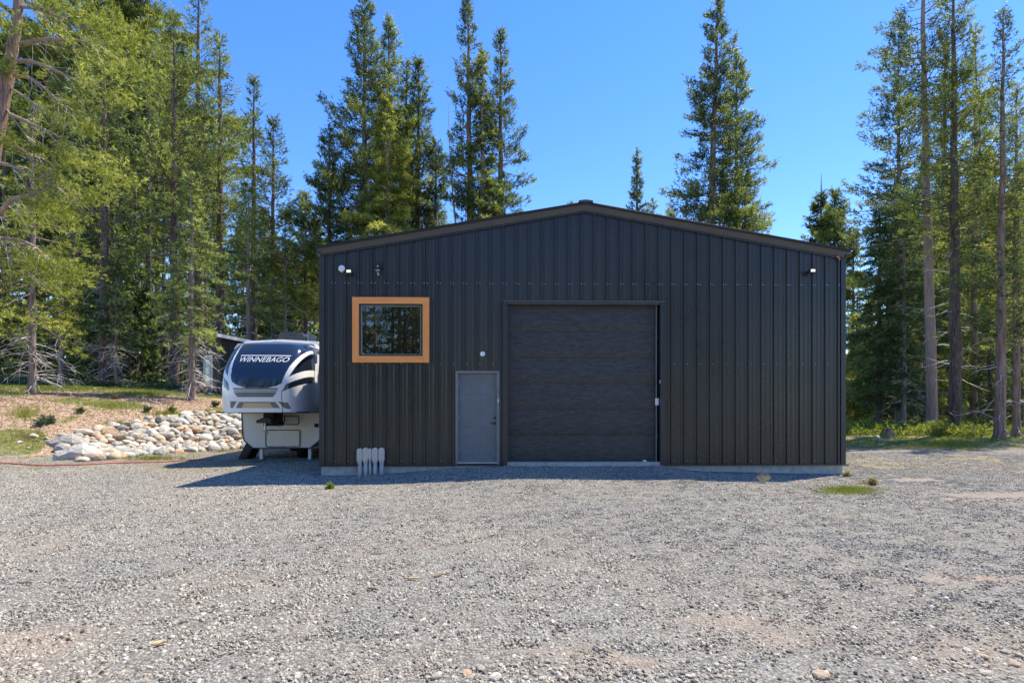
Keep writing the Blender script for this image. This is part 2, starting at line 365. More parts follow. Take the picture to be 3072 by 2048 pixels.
def make_gravel():
    T = .5; pts = []; rots = []
    for iy in range(int(2.6 / T), int(19.5 / T)):
        y = iy * T
        hw = y * .99 + 1
        for ix in range(int(-hw / T), int(hw / T) + 1):
            x = ix * T
            if -4.6 < x < 8 and y > 12.2: continue
            g, d, dr, d2 = zone(np.array([x]), np.array([y]))
            dens = (1 - d[0]) * (1 - .35 * dr[0]) * (1 - .42 * d2[0] * (y > 9))
            if rng.random() > dens * 1.15: continue
            e = .25; zx = (gzf(x + e, y) - gzf(x - e, y)) / (2 * e); zy = (gzf(x, y + e) - gzf(x, y - e)) / (2 * e)
            n = Vector((-zx, -zy, 1)).normalized()
            q = n.to_track_quat('Z', 'Y') @ Matrix.Rotation(rng.integers(4) * math.pi / 2, 3, 'Z').to_quaternion()
            pts.append((x, y, gzf(x, y) - .002)); rots.append(tuple(q.to_euler()))
    me = bpy.data.meshes.new('loose_gravel'); me.from_pydata(pts, [], [])
    at = me.attributes.new('rot', 'FLOAT_VECTOR', 'POINT'); at.data.foreach_set('vector', np.array(rots, np.float32).ravel())
    me.materials.append(PEB)
    o = link_mesh('loose_gravel', me)
    ng = bpy.data.node_groups.new('gravel_tiles', 'GeometryNodeTree')
    ng.interface.new_socket('Geometry', in_out='INPUT', socket_type='NodeSocketGeometry')
    ng.interface.new_socket('Geometry', in_out='OUTPUT', socket_type='NodeSocketGeometry')
    nn, L = ng.nodes, ng.links.new
    gi = nn.new('NodeGroupInput'); go = nn.new('NodeGroupOutput'); join = nn.new('GeometryNodeJoinGeometry')
    for k in range(4):
        gr = nn.new('GeometryNodeMeshGrid'); gr.inputs['Size X'].default_value = T * 1.04; gr.inputs['Size Y'].default_value = T * 1.04
        ds = nn.new('GeometryNodeDistributePointsOnFaces'); ds.inputs['Density'].default_value = 2300; ds.inputs['Seed'].default_value = k + 1
        ic = nn.new('GeometryNodeMeshIcoSphere'); ic.inputs['Radius'].default_value = 1; ic.inputs['Subdivisions'].default_value = 1
        def rv(a, b, s):
            r = nn.new('FunctionNodeRandomValue'); r.data_type = 'FLOAT_VECTOR'; r.inputs[0].default_value = a; r.inputs[1].default_value = b; r.inputs['Seed'].default_value = s; return r.outputs[0]
        def rf(a, b, s):
            r = nn.new('FunctionNodeRandomValue'); r.data_type = 'FLOAT'; r.inputs[2].default_value = a; r.inputs[3].default_value = b; r.inputs['Seed'].default_value = s; return r.outputs[1]
        ip = nn.new('GeometryNodeInstanceOnPoints')
        eu = nn.new('FunctionNodeEulerToRotation'); L(rv((0, 0, 0), (6.28, 6.28, 6.28), 10 + k), eu.inputs[0])
        pw = nn.new('ShaderNodeMath'); pw.operation = 'POWER'; L(rf(0, 1, 30 + k), pw.inputs[0]); pw.inputs[1].default_value = 5
        ma = nn.new('ShaderNodeMath'); ma.operation = 'MULTIPLY_ADD'; L(pw.outputs[0], ma.inputs[0]); ma.inputs[1].default_value = 1.5; ma.inputs[2].default_value = .85
        vm = nn.new('ShaderNodeVectorMath'); vm.operation = 'SCALE'; L(rv((.0065, .005, .004), (.0135, .0105, .0075), 20 + k), vm.inputs[0]); L(ma.outputs[0], vm.inputs['Scale'])
        L(gr.outputs[0], ds.inputs[0]); L(ds.outputs[0], ip.inputs['Points']); L(ic.outputs[0], ip.inputs['Instance']); L(eu.outputs[0], ip.inputs['Rotation']); L(vm.outputs[0], ip.inputs['Scale'])
        st = nn.new('GeometryNodeStoreNamedAttribute'); st.domain = 'INSTANCE'; st.data_type = 'FLOAT'; st.inputs['Name'].default_value = 'peb'
        L(ip.outputs[0], st.inputs[0]); L(rf(0, 1, 40 + k), st.inputs['Value'])
        rl = nn.new('GeometryNodeRealizeInstances'); L(st.outputs[0], rl.inputs[0])
        smn = nn.new('GeometryNodeSetMaterial'); smn.inputs['Material'].default_value = PEB; L(rl.outputs[0], smn.inputs[0])
        g2 = nn.new('GeometryNodeGeometryToInstance'); L(smn.outputs[0], g2.inputs[0]); L(g2.outputs[0], join.inputs[0])
    ip = nn.new('GeometryNodeInstanceOnPoints'); ip.inputs['Pick Instance'].default_value = True
    na = nn.new('GeometryNodeInputNamedAttribute'); na.data_type = 'FLOAT_VECTOR'; na.inputs['Name'].default_value = 'rot'
    eu = nn.new('FunctionNodeEulerToRotation'); L(na.outputs[0], eu.inputs[0])
    ri = nn.new('FunctionNodeRandomValue'); ri.data_type = 'INT'; ri.inputs[4].default_value = 0; ri.inputs[5].default_value = 3
    L(gi.outputs[0], ip.inputs['Points']); L(join.outputs[0], ip.inputs['Instance']); L(eu.outputs[0], ip.inputs['Rotation']); L(ri.outputs[2], ip.inputs['Instance Index']); L(ip.outputs[0], go.inputs[0])
    md = o.modifiers.new('gravel', 'NODES'); md.node_group = ng
    return tag(o, 'pale grey crushed gravel spread over the whole yard', 'gravel', kind='stuff')
make_gravel()

# ------------------------------------------------------------------ workshop
A = Vector((-4.427, 12.38)); TH = math.atan2(.24, 12.266); WID = 12.268; DEP = 18.3
cT, sT = math.cos(TH), math.sin(TH)
def P(px, py):
    a = (px - CX) / F; b = (HZ - py) / F
    u = (a * A.y - A.x) / (cT - a * sT); t = A.y + u * sT
    return u, CAMZ + b * t
def U(px): return P(px, HZ)[0]
def Z(px, py): return P(px, py)[1]
def Wd(u, v, z): return (A.x + u * cT - v * sT, A.y + u * sT + v * cT, z)
shop = empty('metal_workshop', (A.x, A.y, 0), TH, 'large charcoal ribbed metal workshop with shallow gable roof and roll door', 'workshop')
EAVE, RIDGE, MID = 5.27, 6.33, WID / 2
def roofz(u): return RIDGE - (RIDGE - EAVE) * abs(u - MID) / MID
BASE = .23
OPEN = [(U(1516), U(1985), BASE, Z(1750, 908)), (U(1367), U(1498), BASE, Z(1430, 1112)), (U(1073), U(1275), Z(1170, 1075), Z(1170, 906))]
IN = .0254
def prof(x):
    """siding relief at facade position x"""
    p = (x - U(997) + .1524) % .3048 - .1524; a = abs(p)
    h = .038 * np.clip((1.2 * IN - a) / (.5 * IN), 0, 1)
    h -= .024 * float(np.clip((.34 * IN - abs(a - 1.55 * IN)) / (.12 * IN), 0, 1))  # groove beside each rib, added so trapped shade draws a dark line
    for c in (4 * IN, -4 * IN):
        h = max(h, .006 * float(np.clip((.6 * IN - abs(p - c)) / (.4 * IN), 0, 1)))
    return float(h)
brk = sorted(set([round(k * .3048 + U(997) + d, 4) for k in range(-2, 42) for d in
      [-1.89*IN, -1.77*IN, -1.33*IN, -1.21*IN, -1.19*IN, -.7*IN, .7*IN, 1.19*IN, 1.21*IN, 1.33*IN, 1.77*IN, 1.89*IN] + [s*4*IN + e for s in (-1, 1) for e in (-.6*IN, -.2*IN, .2*IN, .6*IN)]]))
def siding_panel(x0, x1, parent, opens, top, bottom=BASE, vfun=None):
    mb = MB(); mb.low = MB(); whole = any(o0 <= x0 and x1 <= o1 for o0, o1, *_ in opens)
    xs = sorted({x0, x1} | {b for b in brk if x0 < b < x1} | {e for o in opens for e in o[:2] if x0 < e < x1})
    for a, b in zip(xs[:-1], xs[1:]):
        if b - a < 1e-4: continue
        m = (a + b) / 2; iv = [(bottom, None)]
        for (o0, o1, z0, z1) in opens:
            if o0 < m < o1: iv = ([(bottom, z0)] if z0 > bottom + .01 else []) + [(z1, None)]
        for zb, zt in iv:
            za = zt if zt is not None else top(a); zc = zt if zt is not None else top(b)
            ya, yb = -prof(a + 1e-5) , -prof(b - 1e-5)
            (mb.low if whole and zt is not None else mb).add([(a, ya, zb), (b, yb, zb), (b, yb, zc), (a, ya, za)], [(0, 1, 2, 3)])
    return mb
front0 = 0.0
edges = [0, U(997) + .13 + .9144 * 0]
x = U(997) + .15
cuts = [0.0]
while x < WID - .2: cuts.append(x); x += .9144
cuts.append(WID)
for a, b in zip(cuts[:-1], cuts[1:]):
    mb = siding_panel(a, b, shop, OPEN, lambda q: roofz(q) - .05)
    mb.build('wall_panel', M['siding'], shop)
    if mb.low.v: mb.low.build('wall_panel', M['siding'], shop)
# side and back walls
for side in (0, 1):
    k = 0.0; xx = WID if side else 0.0; sg = 1 if side else -1
    while k < DEP - .01:
        k1 = min(k + .9144, DEP); mb = MB(); q = k
        xs = sorted({k, k1} | {b for b in [i * .3048 + d for i in range(62) for d in (-1.5*IN, -.75*IN, .75*IN, 1.5*IN)] if k < b < k1})
        for a, b in zip(xs[:-1], xs[1:]):
            f = lambda s: .034 * float(np.clip((1.5 * IN - abs((s + .1524) % .3048 - .1524)) / (.75 * IN), 0, 1))
            mb.add([(xx + sg * f(a), a, BASE), (xx + sg * f(b), b, BASE), (xx + sg * f(b), b, EAVE - .05), (xx + sg * f(a), a, EAVE - .05)], [(0, 1, 2, 3)])
        mb.build('wall_panel', M['siding'], shop); k = k1
for a, b in zip(cuts[:-1], cuts[1:]):
    mb = siding_panel(a, b, shop, [], lambda q: roofz(q) - .05); mb.v = [(x, DEP - y, z) for x, y, z in mb.v]
    mb.build('wall_panel', M['siding'], shop)
# roof panels with standing ribs
k = -.16
while k < DEP + .1:
    k1 = min(k + .9144, DEP + .16)
    for sgn in (-1, 1):
        ue = -.09 if sgn < 0 else WID + .09; mb = MB()
        xs = sorted({k, k1} | {b for b in [i * .3048 + d for i in range(-1, 62) for d in (-1.5*IN, -.75*IN, .75*IN, 1.5*IN)] if k < b < k1})
        f = lambda s: .034 * float(np.clip((1.5 * IN - abs((s + .1524) % .3048 - .1524)) / (.75 * IN), 0, 1))
        for a, b in zip(xs[:-1], xs[1:]):
            ze = roofz(max(0, min(WID, ue))) - .012
            mb.add([(ue, a, ze + f(a)), (MID, a, RIDGE + f(a)), (MID, b, RIDGE + f(b)), (ue, b, ze + f(b))], [(0, 1, 2, 3)])
        mb.build('roof_panel', M['roof'], shop)
    k = k1
mb = MB(); mb.prism([(MID - .17, RIDGE - .005), (MID - .16, RIDGE + .035), (MID, RIDGE + .055), (MID + .16, RIDGE + .035), (MID + .17, RIDGE - .005)], -.17, DEP + .17)
mb.build('ridge_cap', M['fascia'], shop)
# rake trim: upper dark curl and lower pale facet, along both slopes
def rake(u0, u1, prof_pts, name, m, v0=0, sgn=-1):
    mb = MB(); n = len(prof_pts); vs = []
    for u in (u0, u1):
        for (o, dz) in prof_pts: vs.append((u, v0 + sgn * o, (RIDGE - (RIDGE - EAVE) * abs(u - MID) / MID) + dz))
    fs = [(i, (i + 1) % n, (i + 1) % n + n, i + n) for i in range(n)] + [tuple(range(n)), tuple(range(2 * n - 1, n - 1, -1))]
    mb.add(vs, fs); return mb.build(name, m, shop)
for v0, sg in ((0, -1), (DEP, 1)):
    for u0, u1 in ((-.075, MID - .001), (MID + .001, WID + .075)):
        rake(u0, u1, [(.0, -.155), (.04, -.155), (.125, -.050), (.125, -.042), (.0, -.042)], 'rake_trim', M['fascia'], v0, sg)
        rake(u0, u1, [(.0, -.040), (.145, -.040), (.155, -.01), (.140, .022), (.10, .034), (.0, .036)], 'rake_cap', M['cap'], v0, sg)
        rake(max(u0, 0), min(u1, WID), [(.0, -.20), (.042, -.20), (.042, -.167), (.0, -.167)], 'rake_angle', M['trim'], v0, sg)
for uu, s in ((0, -1), (WID, 1)):   # eave gutters and corner trims
    MB().box((min(uu, uu + s * .075), -.1, EAVE - .15), (max(uu, uu + s * .075), DEP + .1, EAVE - .045)).build('eave_trim', M['trim'], shop)
    mb = MB(); x0, x1 = (uu - .037, uu + .085) if s < 0 else (uu - .075, uu + .037)
    mb.box((x0, -.040, BASE), (x1, -.002, EAVE - .2)); mb.build('corner_trim', M['trim'], shop)
mb = MB(); mb.box((-.05, -.06, BASE - .015), (OPEN[1][0], -.001, BASE + .012)); mb.build('base_trim', M['trim'], shop)
mb = MB(); mb.box((OPEN[0][1] + .06, -.06, BASE - .015), (WID + .10, -.001, BASE + .012)); mb.build('base_trim', M['trim'], shop)
MB().box((0.0, .0, -.4), (WID - .02, DEP, BASE - .016)).build('foundation', M['concrete'], shop)
MB().box((OPEN[0][0] - .03, -.03, -.2), (OPEN[0][1] + .02, .6, .300)).build('door_sill', M['concrete'], shop)
# overhead door
o0, o1, _, oz = OPEN[0]; dz0 = .302; dtop = oz - .03
od = [MB().box((o0 + .045, .14, dtop - .10), (o1 - .10, .22, dtop - .0)).build('door_header', M['trim'], shop)]
mb = MB(); mb.box((o0 - .045, -.055, BASE), (o0 + .045, .15, oz)).build('door_jamb', M['trim'], shop)
mb = MB(); mb.box((o1 - .045, -.055, BASE), (o1 + .05, .15, oz)).build('door_jamb', M['trim'], shop)
MB().box((o0 - .06, -.075, oz), (o1 + .06, .0, oz + .035)).build('door_drip_trim', M['fascia'], shop)
MB().box((o0 + .046, -.03, oz - .04), (o1 - .046, .14, oz - .004)).build('door_head_trim', M['fascia'], shop)
MB().box((o1 - .115, .06, dz0), (o1 - .095, .12, oz - .05)).build('door_track', M['doorframe'], shop)
MB().box((o0 + .047, .06, dz0), (o0 + .060, .12, oz - .05)).build('door_track', M['fascia'], shop)
ds0, ds1 = o0 + .062, o1 - .118; nsec = 6; H6 = (oz - .05 - dz0) / nsec
for i in range(nsec):
    z0 = dz0 + i * H6 + .004; z1 = z0 + H6 - .008; mb = MB(); prof_s = []
    for k in range(9):
        q = k / 8; prof_s.append((  .145 - .018 * math.sin(math.pi * q ** .7), z0 + (z1 - z0) * q))
    vs = [(x, y, z) for x in (ds0, ds1) for y, z in prof_s] + [(x, .19, z) for x in (ds0, ds1) for z in (z0, z1)]
    fs = [(k, k + 1, k + 10, k + 9) for k in range(8)] + [(0, 9, 20, 18), (8, 19, 21, 17), (18, 20, 21, 19)]
    mb.add(vs, fs); sec = mb.build('door_section', M['sect'], shop)
MB().box((ds0, .15, dz0 - .002), (ds1, .20, dtop)).build('door_backing', M['black'], shop)
MB().box((U(1968), .05, Z(1968, 1215)), (U(1978), .075, Z(1968, 1194))).build('door_sensor', M['white'], shop, bevel=.004)
MB().box((U(1975), -.075, Z(1975, 1150)), (U(1979), -.055, Z(1975, 1140))).build('door_switch', M['doorframe'], shop)
MB().box((U(1933), .118, Z(1938, 1386)), (U(1943), .132, Z(1938, 1381))).build('door_label', M['white'], shop)
# personnel door
p0, p1, _, pz = OPEN[1]
MB().box((p0 - .02, -.06, pz), (p1 + .02, .0, pz + .02)).build('door_drip_trim', M['trim'], shop)
fr = MB(); fr.box((p0, -.045, .26), (p0 + .062, .10, pz)); fr.box((p1 - .062, -.045, .26), (p1, .10, pz)); fr.box((p0 + .062, -.045, pz - .058), (p1 - .062, .10, pz))
pf = fr.build('entry_door_frame', M['doorframe'], shop)
lx0, lx1, lz0, lz1 = p0 + .065, p1 - .065, .305, pz - .062
leaf = MB(); leaf.box((lx0, .03, lz0), (lx1, .075, lz1))
w = lx1 - lx0
def raised(mb, a, b, c, d, y=.03):
    i = .022
    mb.add([(a, y - .001, c), (b, y - .001, c), (b, y - .001, d), (a, y - .001, d), (a + i, y + .007, c + i), (b - i, y + .007, c + i), (b - i, y + .007, d - i), (a + i, y + .007, d - i),
            (a + 2*i, y - .003, c + 2*i), (b - 2*i, y - .003, c + 2*i), (b - 2*i, y - .003, d - 2*i), (a + 2*i, y - .003, d - 2*i)],
           [(0,1,5,4),(1,2,6,5),(2,3,7,6),(3,0,4,7),(4,5,9,8),(5,6,10,9),(6,7,11,10),(7,4,8,11),(8,9,10,11)])
lf = leaf.build('entry_door', M['doorgrey'], shop)
for (za, zb_) in ((.14, .62), (.78, 1.42), (1.55, 1.88)):
    for xa, xb in ((.11, .46 * w), (.54 * w, w - .11)):
        q = MB(); raised(q, lx0 + xa, lx0 + xb, lz0 + za, lz0 + zb_, .028); q.build('door_panel', M['doorgrey'], lf)
kx = U(1484)
MB().lathe([(.027, .03), (.027, .012), (.018, .002), (.010, -.004)], (kx, 0, Z(1484, 1253)), 'y', 14).build('deadbolt', M['black'], lf)
q = MB(); q.lathe([(.028, .03), (.026, .015), (.012, .01), (.012, -.03)], (kx, 0, Z(1484, 1269)), 'y', 14); q.tube([(kx, -.025, Z(1484, 1269)), (kx - .06, -.03, Z(1484, 1270)), (kx - .11, -.02, Z(1484, 1268))], [.011, .010, .008], 8); q.build('lever_handle', M['black'], lf)
for zz in (.5, 1.25, 2.05): MB().tube([(lx0 + .004, .022, lz0 + zz - .25), (lx0 + .004, .022, lz0 + zz - .15)], .008, 8).build('hinge', M['chrome'], lf)
MB().box((lx0 - .01, -.05, .283), (lx1 + .01, .09, .302)).build('threshold', M['alu'], shop)
MB().box((p0, -.02, BASE - .01), (p1, .1, .282)).build('door_step_trim', M['trim'], shop)
MB().box((U(1493), -.052, Z(1494, 1206)), (U(1496.5), -.046, Z(1494, 1196))).build('strike_plate', M['alu'], shop)
# gap trim between the doors
MB().box((p1 + .004, -.05, BASE), (p1 + .035, -.001, oz)).build('upright_trim', M['trim'], shop)
# window
win = empty('window', (0, 0, 0)); win.parent = shop
X0, X1, Zb, Zt = U(1059), U(1289), Z(1170, 1088), Z(1170, 893); bw = .152
def board(a, b, m): MB().box(a, b).build('window_board', m, win, bevel=.004)
board((X0, -.075, Zt - bw), (X1, -.036, Zt), M['cedarh'])
board((X0 + .002, -.073, Zb), (X0 + bw, -.036, Zt - bw - .001), M['cedarv'])
board((X1 - bw, -.073, Zb), (X1 - .002, -.036, Zt - bw - .001), M['cedarv'])
board((X0 + bw + .001, -.074, Zb + .001), (X1 - bw - .001, -.036, Zb + bw), M['cedarh'])
a0, a1, b0, b1 = X0 + bw + .002, X1 - bw - .002, Zb + bw + .002, Zt - bw - .002; fw = .05
f = MB(); f.box((a0, -.05, b0), (a0 + fw, .04, b1)); f.box((a1 - fw, -.05, b0), (a1, .04, b1)); f.box((a0 + fw, -.05, b0), (a1 - fw, .04, b0 + fw * .7)); f.box((a0 + fw, -.05, b1 - fw * .9), (a1 - fw, .04, b1))
f.build('window_frame', M['winframe'], win)
a0 += fw; a1 -= fw; b0 += fw * .7; b1 -= fw * .9; g = .010
f = MB(); f.box((a0, -.03, b0), (a0 + g, .03, b1)); f.box((a1 - g, -.03, b0), (a1, .03, b1)); f.box((a0 + g, -.03, b0), (a1 - g, .03, b0 + g)); f.box((a0 + g, -.03, b1 - g), (a1 - g, .03, b1)); f.build('window_gasket', M['gasket'], win)
MB().box((a0 + g, -.012, b0 + g), (a1 - g, .012, b1 - g)).build('window_pane', M['glass'], win)
# screws in rows along the siding
def screws(rows):
    mb = MB()
    for zf, off in rows:
        for k in range(0, 41):
            u = U(997) + .3048 * k + off
            if u > WID - .03: continue
            z = zf
            if any(a - .04 < u < b + .04 and c - .1 < z < d + .1 for a, b, c, d in OPEN) or (X0 - .03 < u < X1 + .03 and Zb < z < Zt + .02): continue
            y = -prof(u)
            mb.lathe([(.013, y), (.013, y - .006), (.006, y - .012)], (u, 0, z), 'y', 6)
    return mb
screws([(Z(1500, 851), .07), (Z(1500, 1091), .07), (BASE + .10, .07), (Z(1500, 851), .0), ]).build('screw_rows', M['screw'], shop)['kind'] = 'stuff'
q = MB()
for k in range(1, 40):
    u = U(997) + .3048 * k
    if u < WID: q.box((u - .012, -.060, roofz(u) - .225), (u + .012, -.043, roofz(u) - .175))
q.build('rib_closures', M['trim'], shop)['kind'] = 'stuff'

# ------------------------------------------------------------------ fittings on the facade
def at_wall(name, px, py, label, cat, group=None, v=0.0):
    u, z = P(px, py); o = empty(name, Wd(u, v, z), TH, label, cat, group); return o
o = at_wall('wall_disc', 1028, 808, 'larger round white disc high on the dark wall beside the left floodlight', 'antenna')
MB().lathe([(.03, -.036), (.03, -.06), (.075, -.065), (.078, -.078), (.060, -.090), (.02, -.094)], (0, 0, 0), 'y', 28).build('dish', M['white'], o, smooth=True)
MB().tube([(.0, -.05, -.07), (.02, -.06, -.10), (.028, -.06, -.085)], .006, 8).build('cable_tail', M['white'], o)
o = at_wall('wall_disc', 1448, 1062, 'smaller round white disc on the wall above the grey entry door', 'doorbell unit')
MB().lathe([(.058, -.036), (.060, -.05), (.055, -.062), (.035, -.067)], (0, 0, 0), 'y', 28).build('cover', M['white'], o, smooth=True)
MB().lathe([(.012, -.066), (.010, -.072)], (.008, 0, .0), 'y', 12).build('button', M['pvc'], o)
def floodlight(px, py, label, lens, turn):
    o = at_wall('floodlight', px, py, label, 'floodlight', 'floodlights high on the workshop front')
    MB().lathe([(.045, -.034), (.045, -.06), (.03, -.07)], (-.06 * turn, 0, -.02), 'y', 14).build('mount', M['black'], o)
    MB().tube([(-.06 * turn, -.06, -.02), (-.04 * turn, -.11, -.02), (0, -.13, -.005)], .012, 8).build('arm', M['black'], o)
    h = MB(); h.prism([(-.075, -.045), (.075, -.055), (.07, .045), (-.07, .05)], -.19, -.12); hd = h.build('lamp_head', M['trim'] if turn > 0 else M['chrome'], o, bevel=.006)
    MB().box((-.048, -.197, -.026), (.048, -.1902, .030)).build('lens', lens, hd)
    q = MB()
    for k in range(5): q.box((-.06 + k * .028, -.119, -.035), (-.054 + k * .028, -.10, .035))
    q.build('cooling_fins', M['black'], hd)
floodlight(1053, 820, 'small black floodlight just right of the white disc, left end of the workshop front', M['lens'], 1)
floodlight(2425, 818, 'small silver floodlight on an arm at the right end of the workshop front', M['lens2'], 1)
o = at_wall('hook_lamp', 1137, 808, 'small dark ring bracket holding a clear dome and a white hook above the orange window', 'wall fitting')
pts = [(.05 + .04 * math.cos(a), -.06, .10 + .045 * math.sin(a)) for a in np.linspace(0, 2 * math.pi, 17)]
MB().tube(pts, .009, 8, False).build('ring', M['black'], o)
MB().box((-.01, -.08, -.02), (.07, -.035, .07)).build('bracket', M['black'], o, bevel=.008)
MB().tube([(-.02, -.09, .03), (.0, -.10, .065)], [.008, .011], 8).build('white_clip', M['white'], o)
MB().lathe([(.02, .02), (.055, .0), (.06, -.03), (.045, -.06), (.01, -.075)], (-.005, -.10, -.03), 'z', 18).build('dome', M['chrome'], o, smooth=True)
MB().tube([(-.02, -.10, -.11), (.0, -.11, -.115), (.02, -.11, -.13), (.022, -.11, -.155), (.005, -.11, -.165), (-.002, -.11, -.15)], .009, 8).build('hook', M['white'], o)
o = at_wall('wasp_nest', 2511, 773, 'small brown paper nest under the right eave corner', 'nest')
q = MB(); q.lathe([(.004, .04), (.03, .02), (.036, -.01), (.02, -.03)], (-.02, -.06, 0), 'z', 9); q.lathe([(.01, .0), (.022, -.03), (.012, -.06)], (.02, -.055, -.02), 'z', 8); q.build('comb', M['nest'], o)
# conduits
cl = ['leftmost wide grey conduit with oval beige cover at the workshop foot', 'second conduit from the left with a wide oval beige cover',
      'narrow short conduit squeezed in the middle of the conduit row', 'wide oval covered conduit just right of the narrow one', 'rightmost wide conduit of the row at the workshop foot']
for (px, wpx, top, bot, tone), lab in zip([(1083.5, 15.5, 1343, 1386, 0), (1100.5, 16, 1341, 1384, 1), (1113.7, 11, 1343, 1376, 0), (1129, 16.5, 1341, 1386, 1), (1148, 16, 1341, 1384, 0)], cl):
    u = U(px); zt, zb = Z(px, top), Z(px, bot); hw = wpx / 129 / 2; rad = hw * .72
    X, Y, _ = Wd(u, -.11 - (0 if wpx > 12 else .0), 0); g0 = gzf(X, Y)
    o = empty('electrical_conduit', (X, Y, g0), TH, lab, 'conduit', 'grey conduits at the foot of the workshop')
    MB().tube([(0, 0, -.1), (0, 0, zb - g0)], rad, 14).build('pipe', M['pvc'], o, smooth=True)
    MB().lathe([(rad * 1.18, zb - g0 - .035), (rad * 1.18, zb - g0 + .03)], (0, 0, 0), 'z', 14).build('coupling', M['pvc'], o, smooth=False)
    def stad(w, h0, h1, n=8):
        c = []
        for k in range(n + 1): a = math.pi * k / n; c.append((w * math.cos(a), h1 - w + w * math.sin(a)))
        for k in range(n + 1): a = math.pi + math.pi * k / n; c.append((w * math.cos(a), h0 + w + w * math.sin(a)))
        return c
    MB().prism(stad(hw, zb - g0, zt - g0), -.05, .05).build('conduit_body', M['pvcbody'], o, bevel=.004)
    cv = MB().prism(stad(hw * .72, zb - g0 + hw * .28, zt - g0 - hw * .28), -.060, -.0505).build('cover', M['pvccover'], o)
    for zz in (zb - g0 + hw * .62, zt - g0 - hw * .62): MB().lathe([(.006, -.0605), (.004, -.066)], (0, 0, zz), 'y', 6).build('cover_screw', M['chrome'], cv)
    MB().tube([(hw * .2, .04, zt - g0 - .06), (hw * .2, .108, zt - g0 - .06)], rad * .8, 10).build('wall_stub', M['pvc'], o)

# ------------------------------------------------------------------ trailer
RVX, RVY, RVA = -7.0, 14.27, R(2.5)
rv = empty('fifth_wheel_trailer', (RVX, RVY, gzf(RVX, RVY + 4) - .03), RVA, 'white and navy fifth wheel trailer parked beside the workshop, nose toward camera', 'travel trailer')
M['gel'] = mat('white_gelcoat', (.82, .82, .83), .22, var=.03, coat=.4)
M['navy'] = mat('navy_gelcoat', (.012, .017, .030), .08, var=.15, scale=2, coat=1)
M['gelgrey'] = mat('grey_graphic', (.16, .165, .15), .3)
M['beige'] = mat('beige_reflector_panel', (.60, .47, .26), .35, var=.15, scale=30)
M['bodygrey'] = mat('pale_grey_panel', (.76, .745, .72), .4, var=.04)
M['rubber'] = mat('black_rubber', (.015, .015, .016), .7)
M['lettering'] = mat('silver_lettering', (.75, .77, .8), .3, var=.02)
def capx(cx): return (cx - 618) / 350
def capz(cy): return 1.50 + (905 - cy) / 330
def inpoly(x, z, poly):
    c = np.zeros(x.shape, bool); n = len(poly)
    for i in range(n):
        x0, z0 = poly[i]; x1, z1 = poly[(i + 1) % n]
        cond = ((z0 > z) != (z1 > z)) & (x < (x1 - x0) * (z - z0) / (z1 - z0 + 1e-12) + x0); c ^= cond
    return c
ZB, ZT = 1.50, 1.50 + 650 / 330
def cap_depth(z):
    v = np.clip((z - ZB) / (ZT - ZB), 0, 1)
    return .40 + .05 * (1 - sm(v, 0, .25)) + .70 * np.clip((v - .28) / .72, 0, 1) ** 2.3 
def cap_w(z):
    v = np.clip((z - ZB) / (ZT - ZB), 0, 1); return 1.22 - .13 * np.clip((v - .45) / .55, 0, 1) ** 1.8 - .09 * np.clip((v - .88) / .12, 0, 1) ** 2
def cap_y(x, z):
    w = cap_w(z); q = np.clip(np.abs(x) / w, 0, .9999); return cap_depth(z) + 1.05 * (1 - (1 - q ** 4.6) ** (1 / 2.6))
def make_cap():
    nu, nv = 180, 130
    th = np.linspace(-1, 1, nu); z = ZB + (ZT - ZB) * np.linspace(0, 1, nv) ** .92
    q = np.sign(th) * (1 - (1 - np.abs(th)) ** 1.7)
    Q, Zz = np.meshgrid(q, z); X = Q * cap_w(Zz); Y = cap_y(X, Zz)
    V = np.stack([X, Y, Zz], -1).reshape(-1, 3); i = np.arange(nu * nv).reshape(nv, nu)
    Fc = np.stack([i[:-1, :-1], i[:-1, 1:], i[1:, 1:], i[1:, :-1]], -1).reshape(-1, 4)
    # sides run back straight, top curls back
    cx = V[Fc].mean(1)[:, 0]; cz = V[Fc].mean(1)[:, 2]; mi = np.zeros(len(Fc), int)
    C = lambda pts: [(capx(a), capz(b)) for a, b in pts]
    dark = [[(100,150),(352,150),(354,310),(320,480),(318,572),(222,470),(100,440)],
            [(100,520),(215,530),(340,640),(352,712),(200,625),(100,600)],
            [(362,150),(362,330),(352,450),(358,580),(372,625),(430,660),(520,685),(610,692),(700,687),(800,665),(848,640),(860,590),(900,480),(960,370),(1000,300),(1010,150)],
            [(1022,150),(1020,310),(905,580),(1075,480),(1140,420),(1200,150)],
            [(850,718),(885,650),(1000,590),(1075,545),(1160,515),(1075,610),(1000,650)]]
    for p in dark: mi[inpoly(cx, cz, C(p))] = 1
    grey = [[(385,684),(817,684),(812,698),(390,698)], [(392,704),(812,704),(808,712),(396,712)], [(398,722),(806,722),(770,765),(432,765)],
            [(445,812),(792,812),(830,868),(408,868)], [(355,805),(425,805),(380,868),(355,868)], [(812,805),(900,818),(925,874),(868,868)]]
    for p in grey: mi[inpoly(cx, cz, C(p))] = 2
    mi[inpoly(cx, cz, C([(490,818),(735,818),(765,864),(470,864)]))] = 3
    for s in (355, 850): mi[(np.abs(cx - capx(s)) < .006) & (cz < capz(705))] = 4
    me = np_mesh('nose_cap', V, [Fc], [M['gel'], M['navy'], M['gelgrey'], M['beige'], M['rubber']], True, matidx=mi)
    return link_mesh('nose_cap', me, rv)
cap = make_cap()
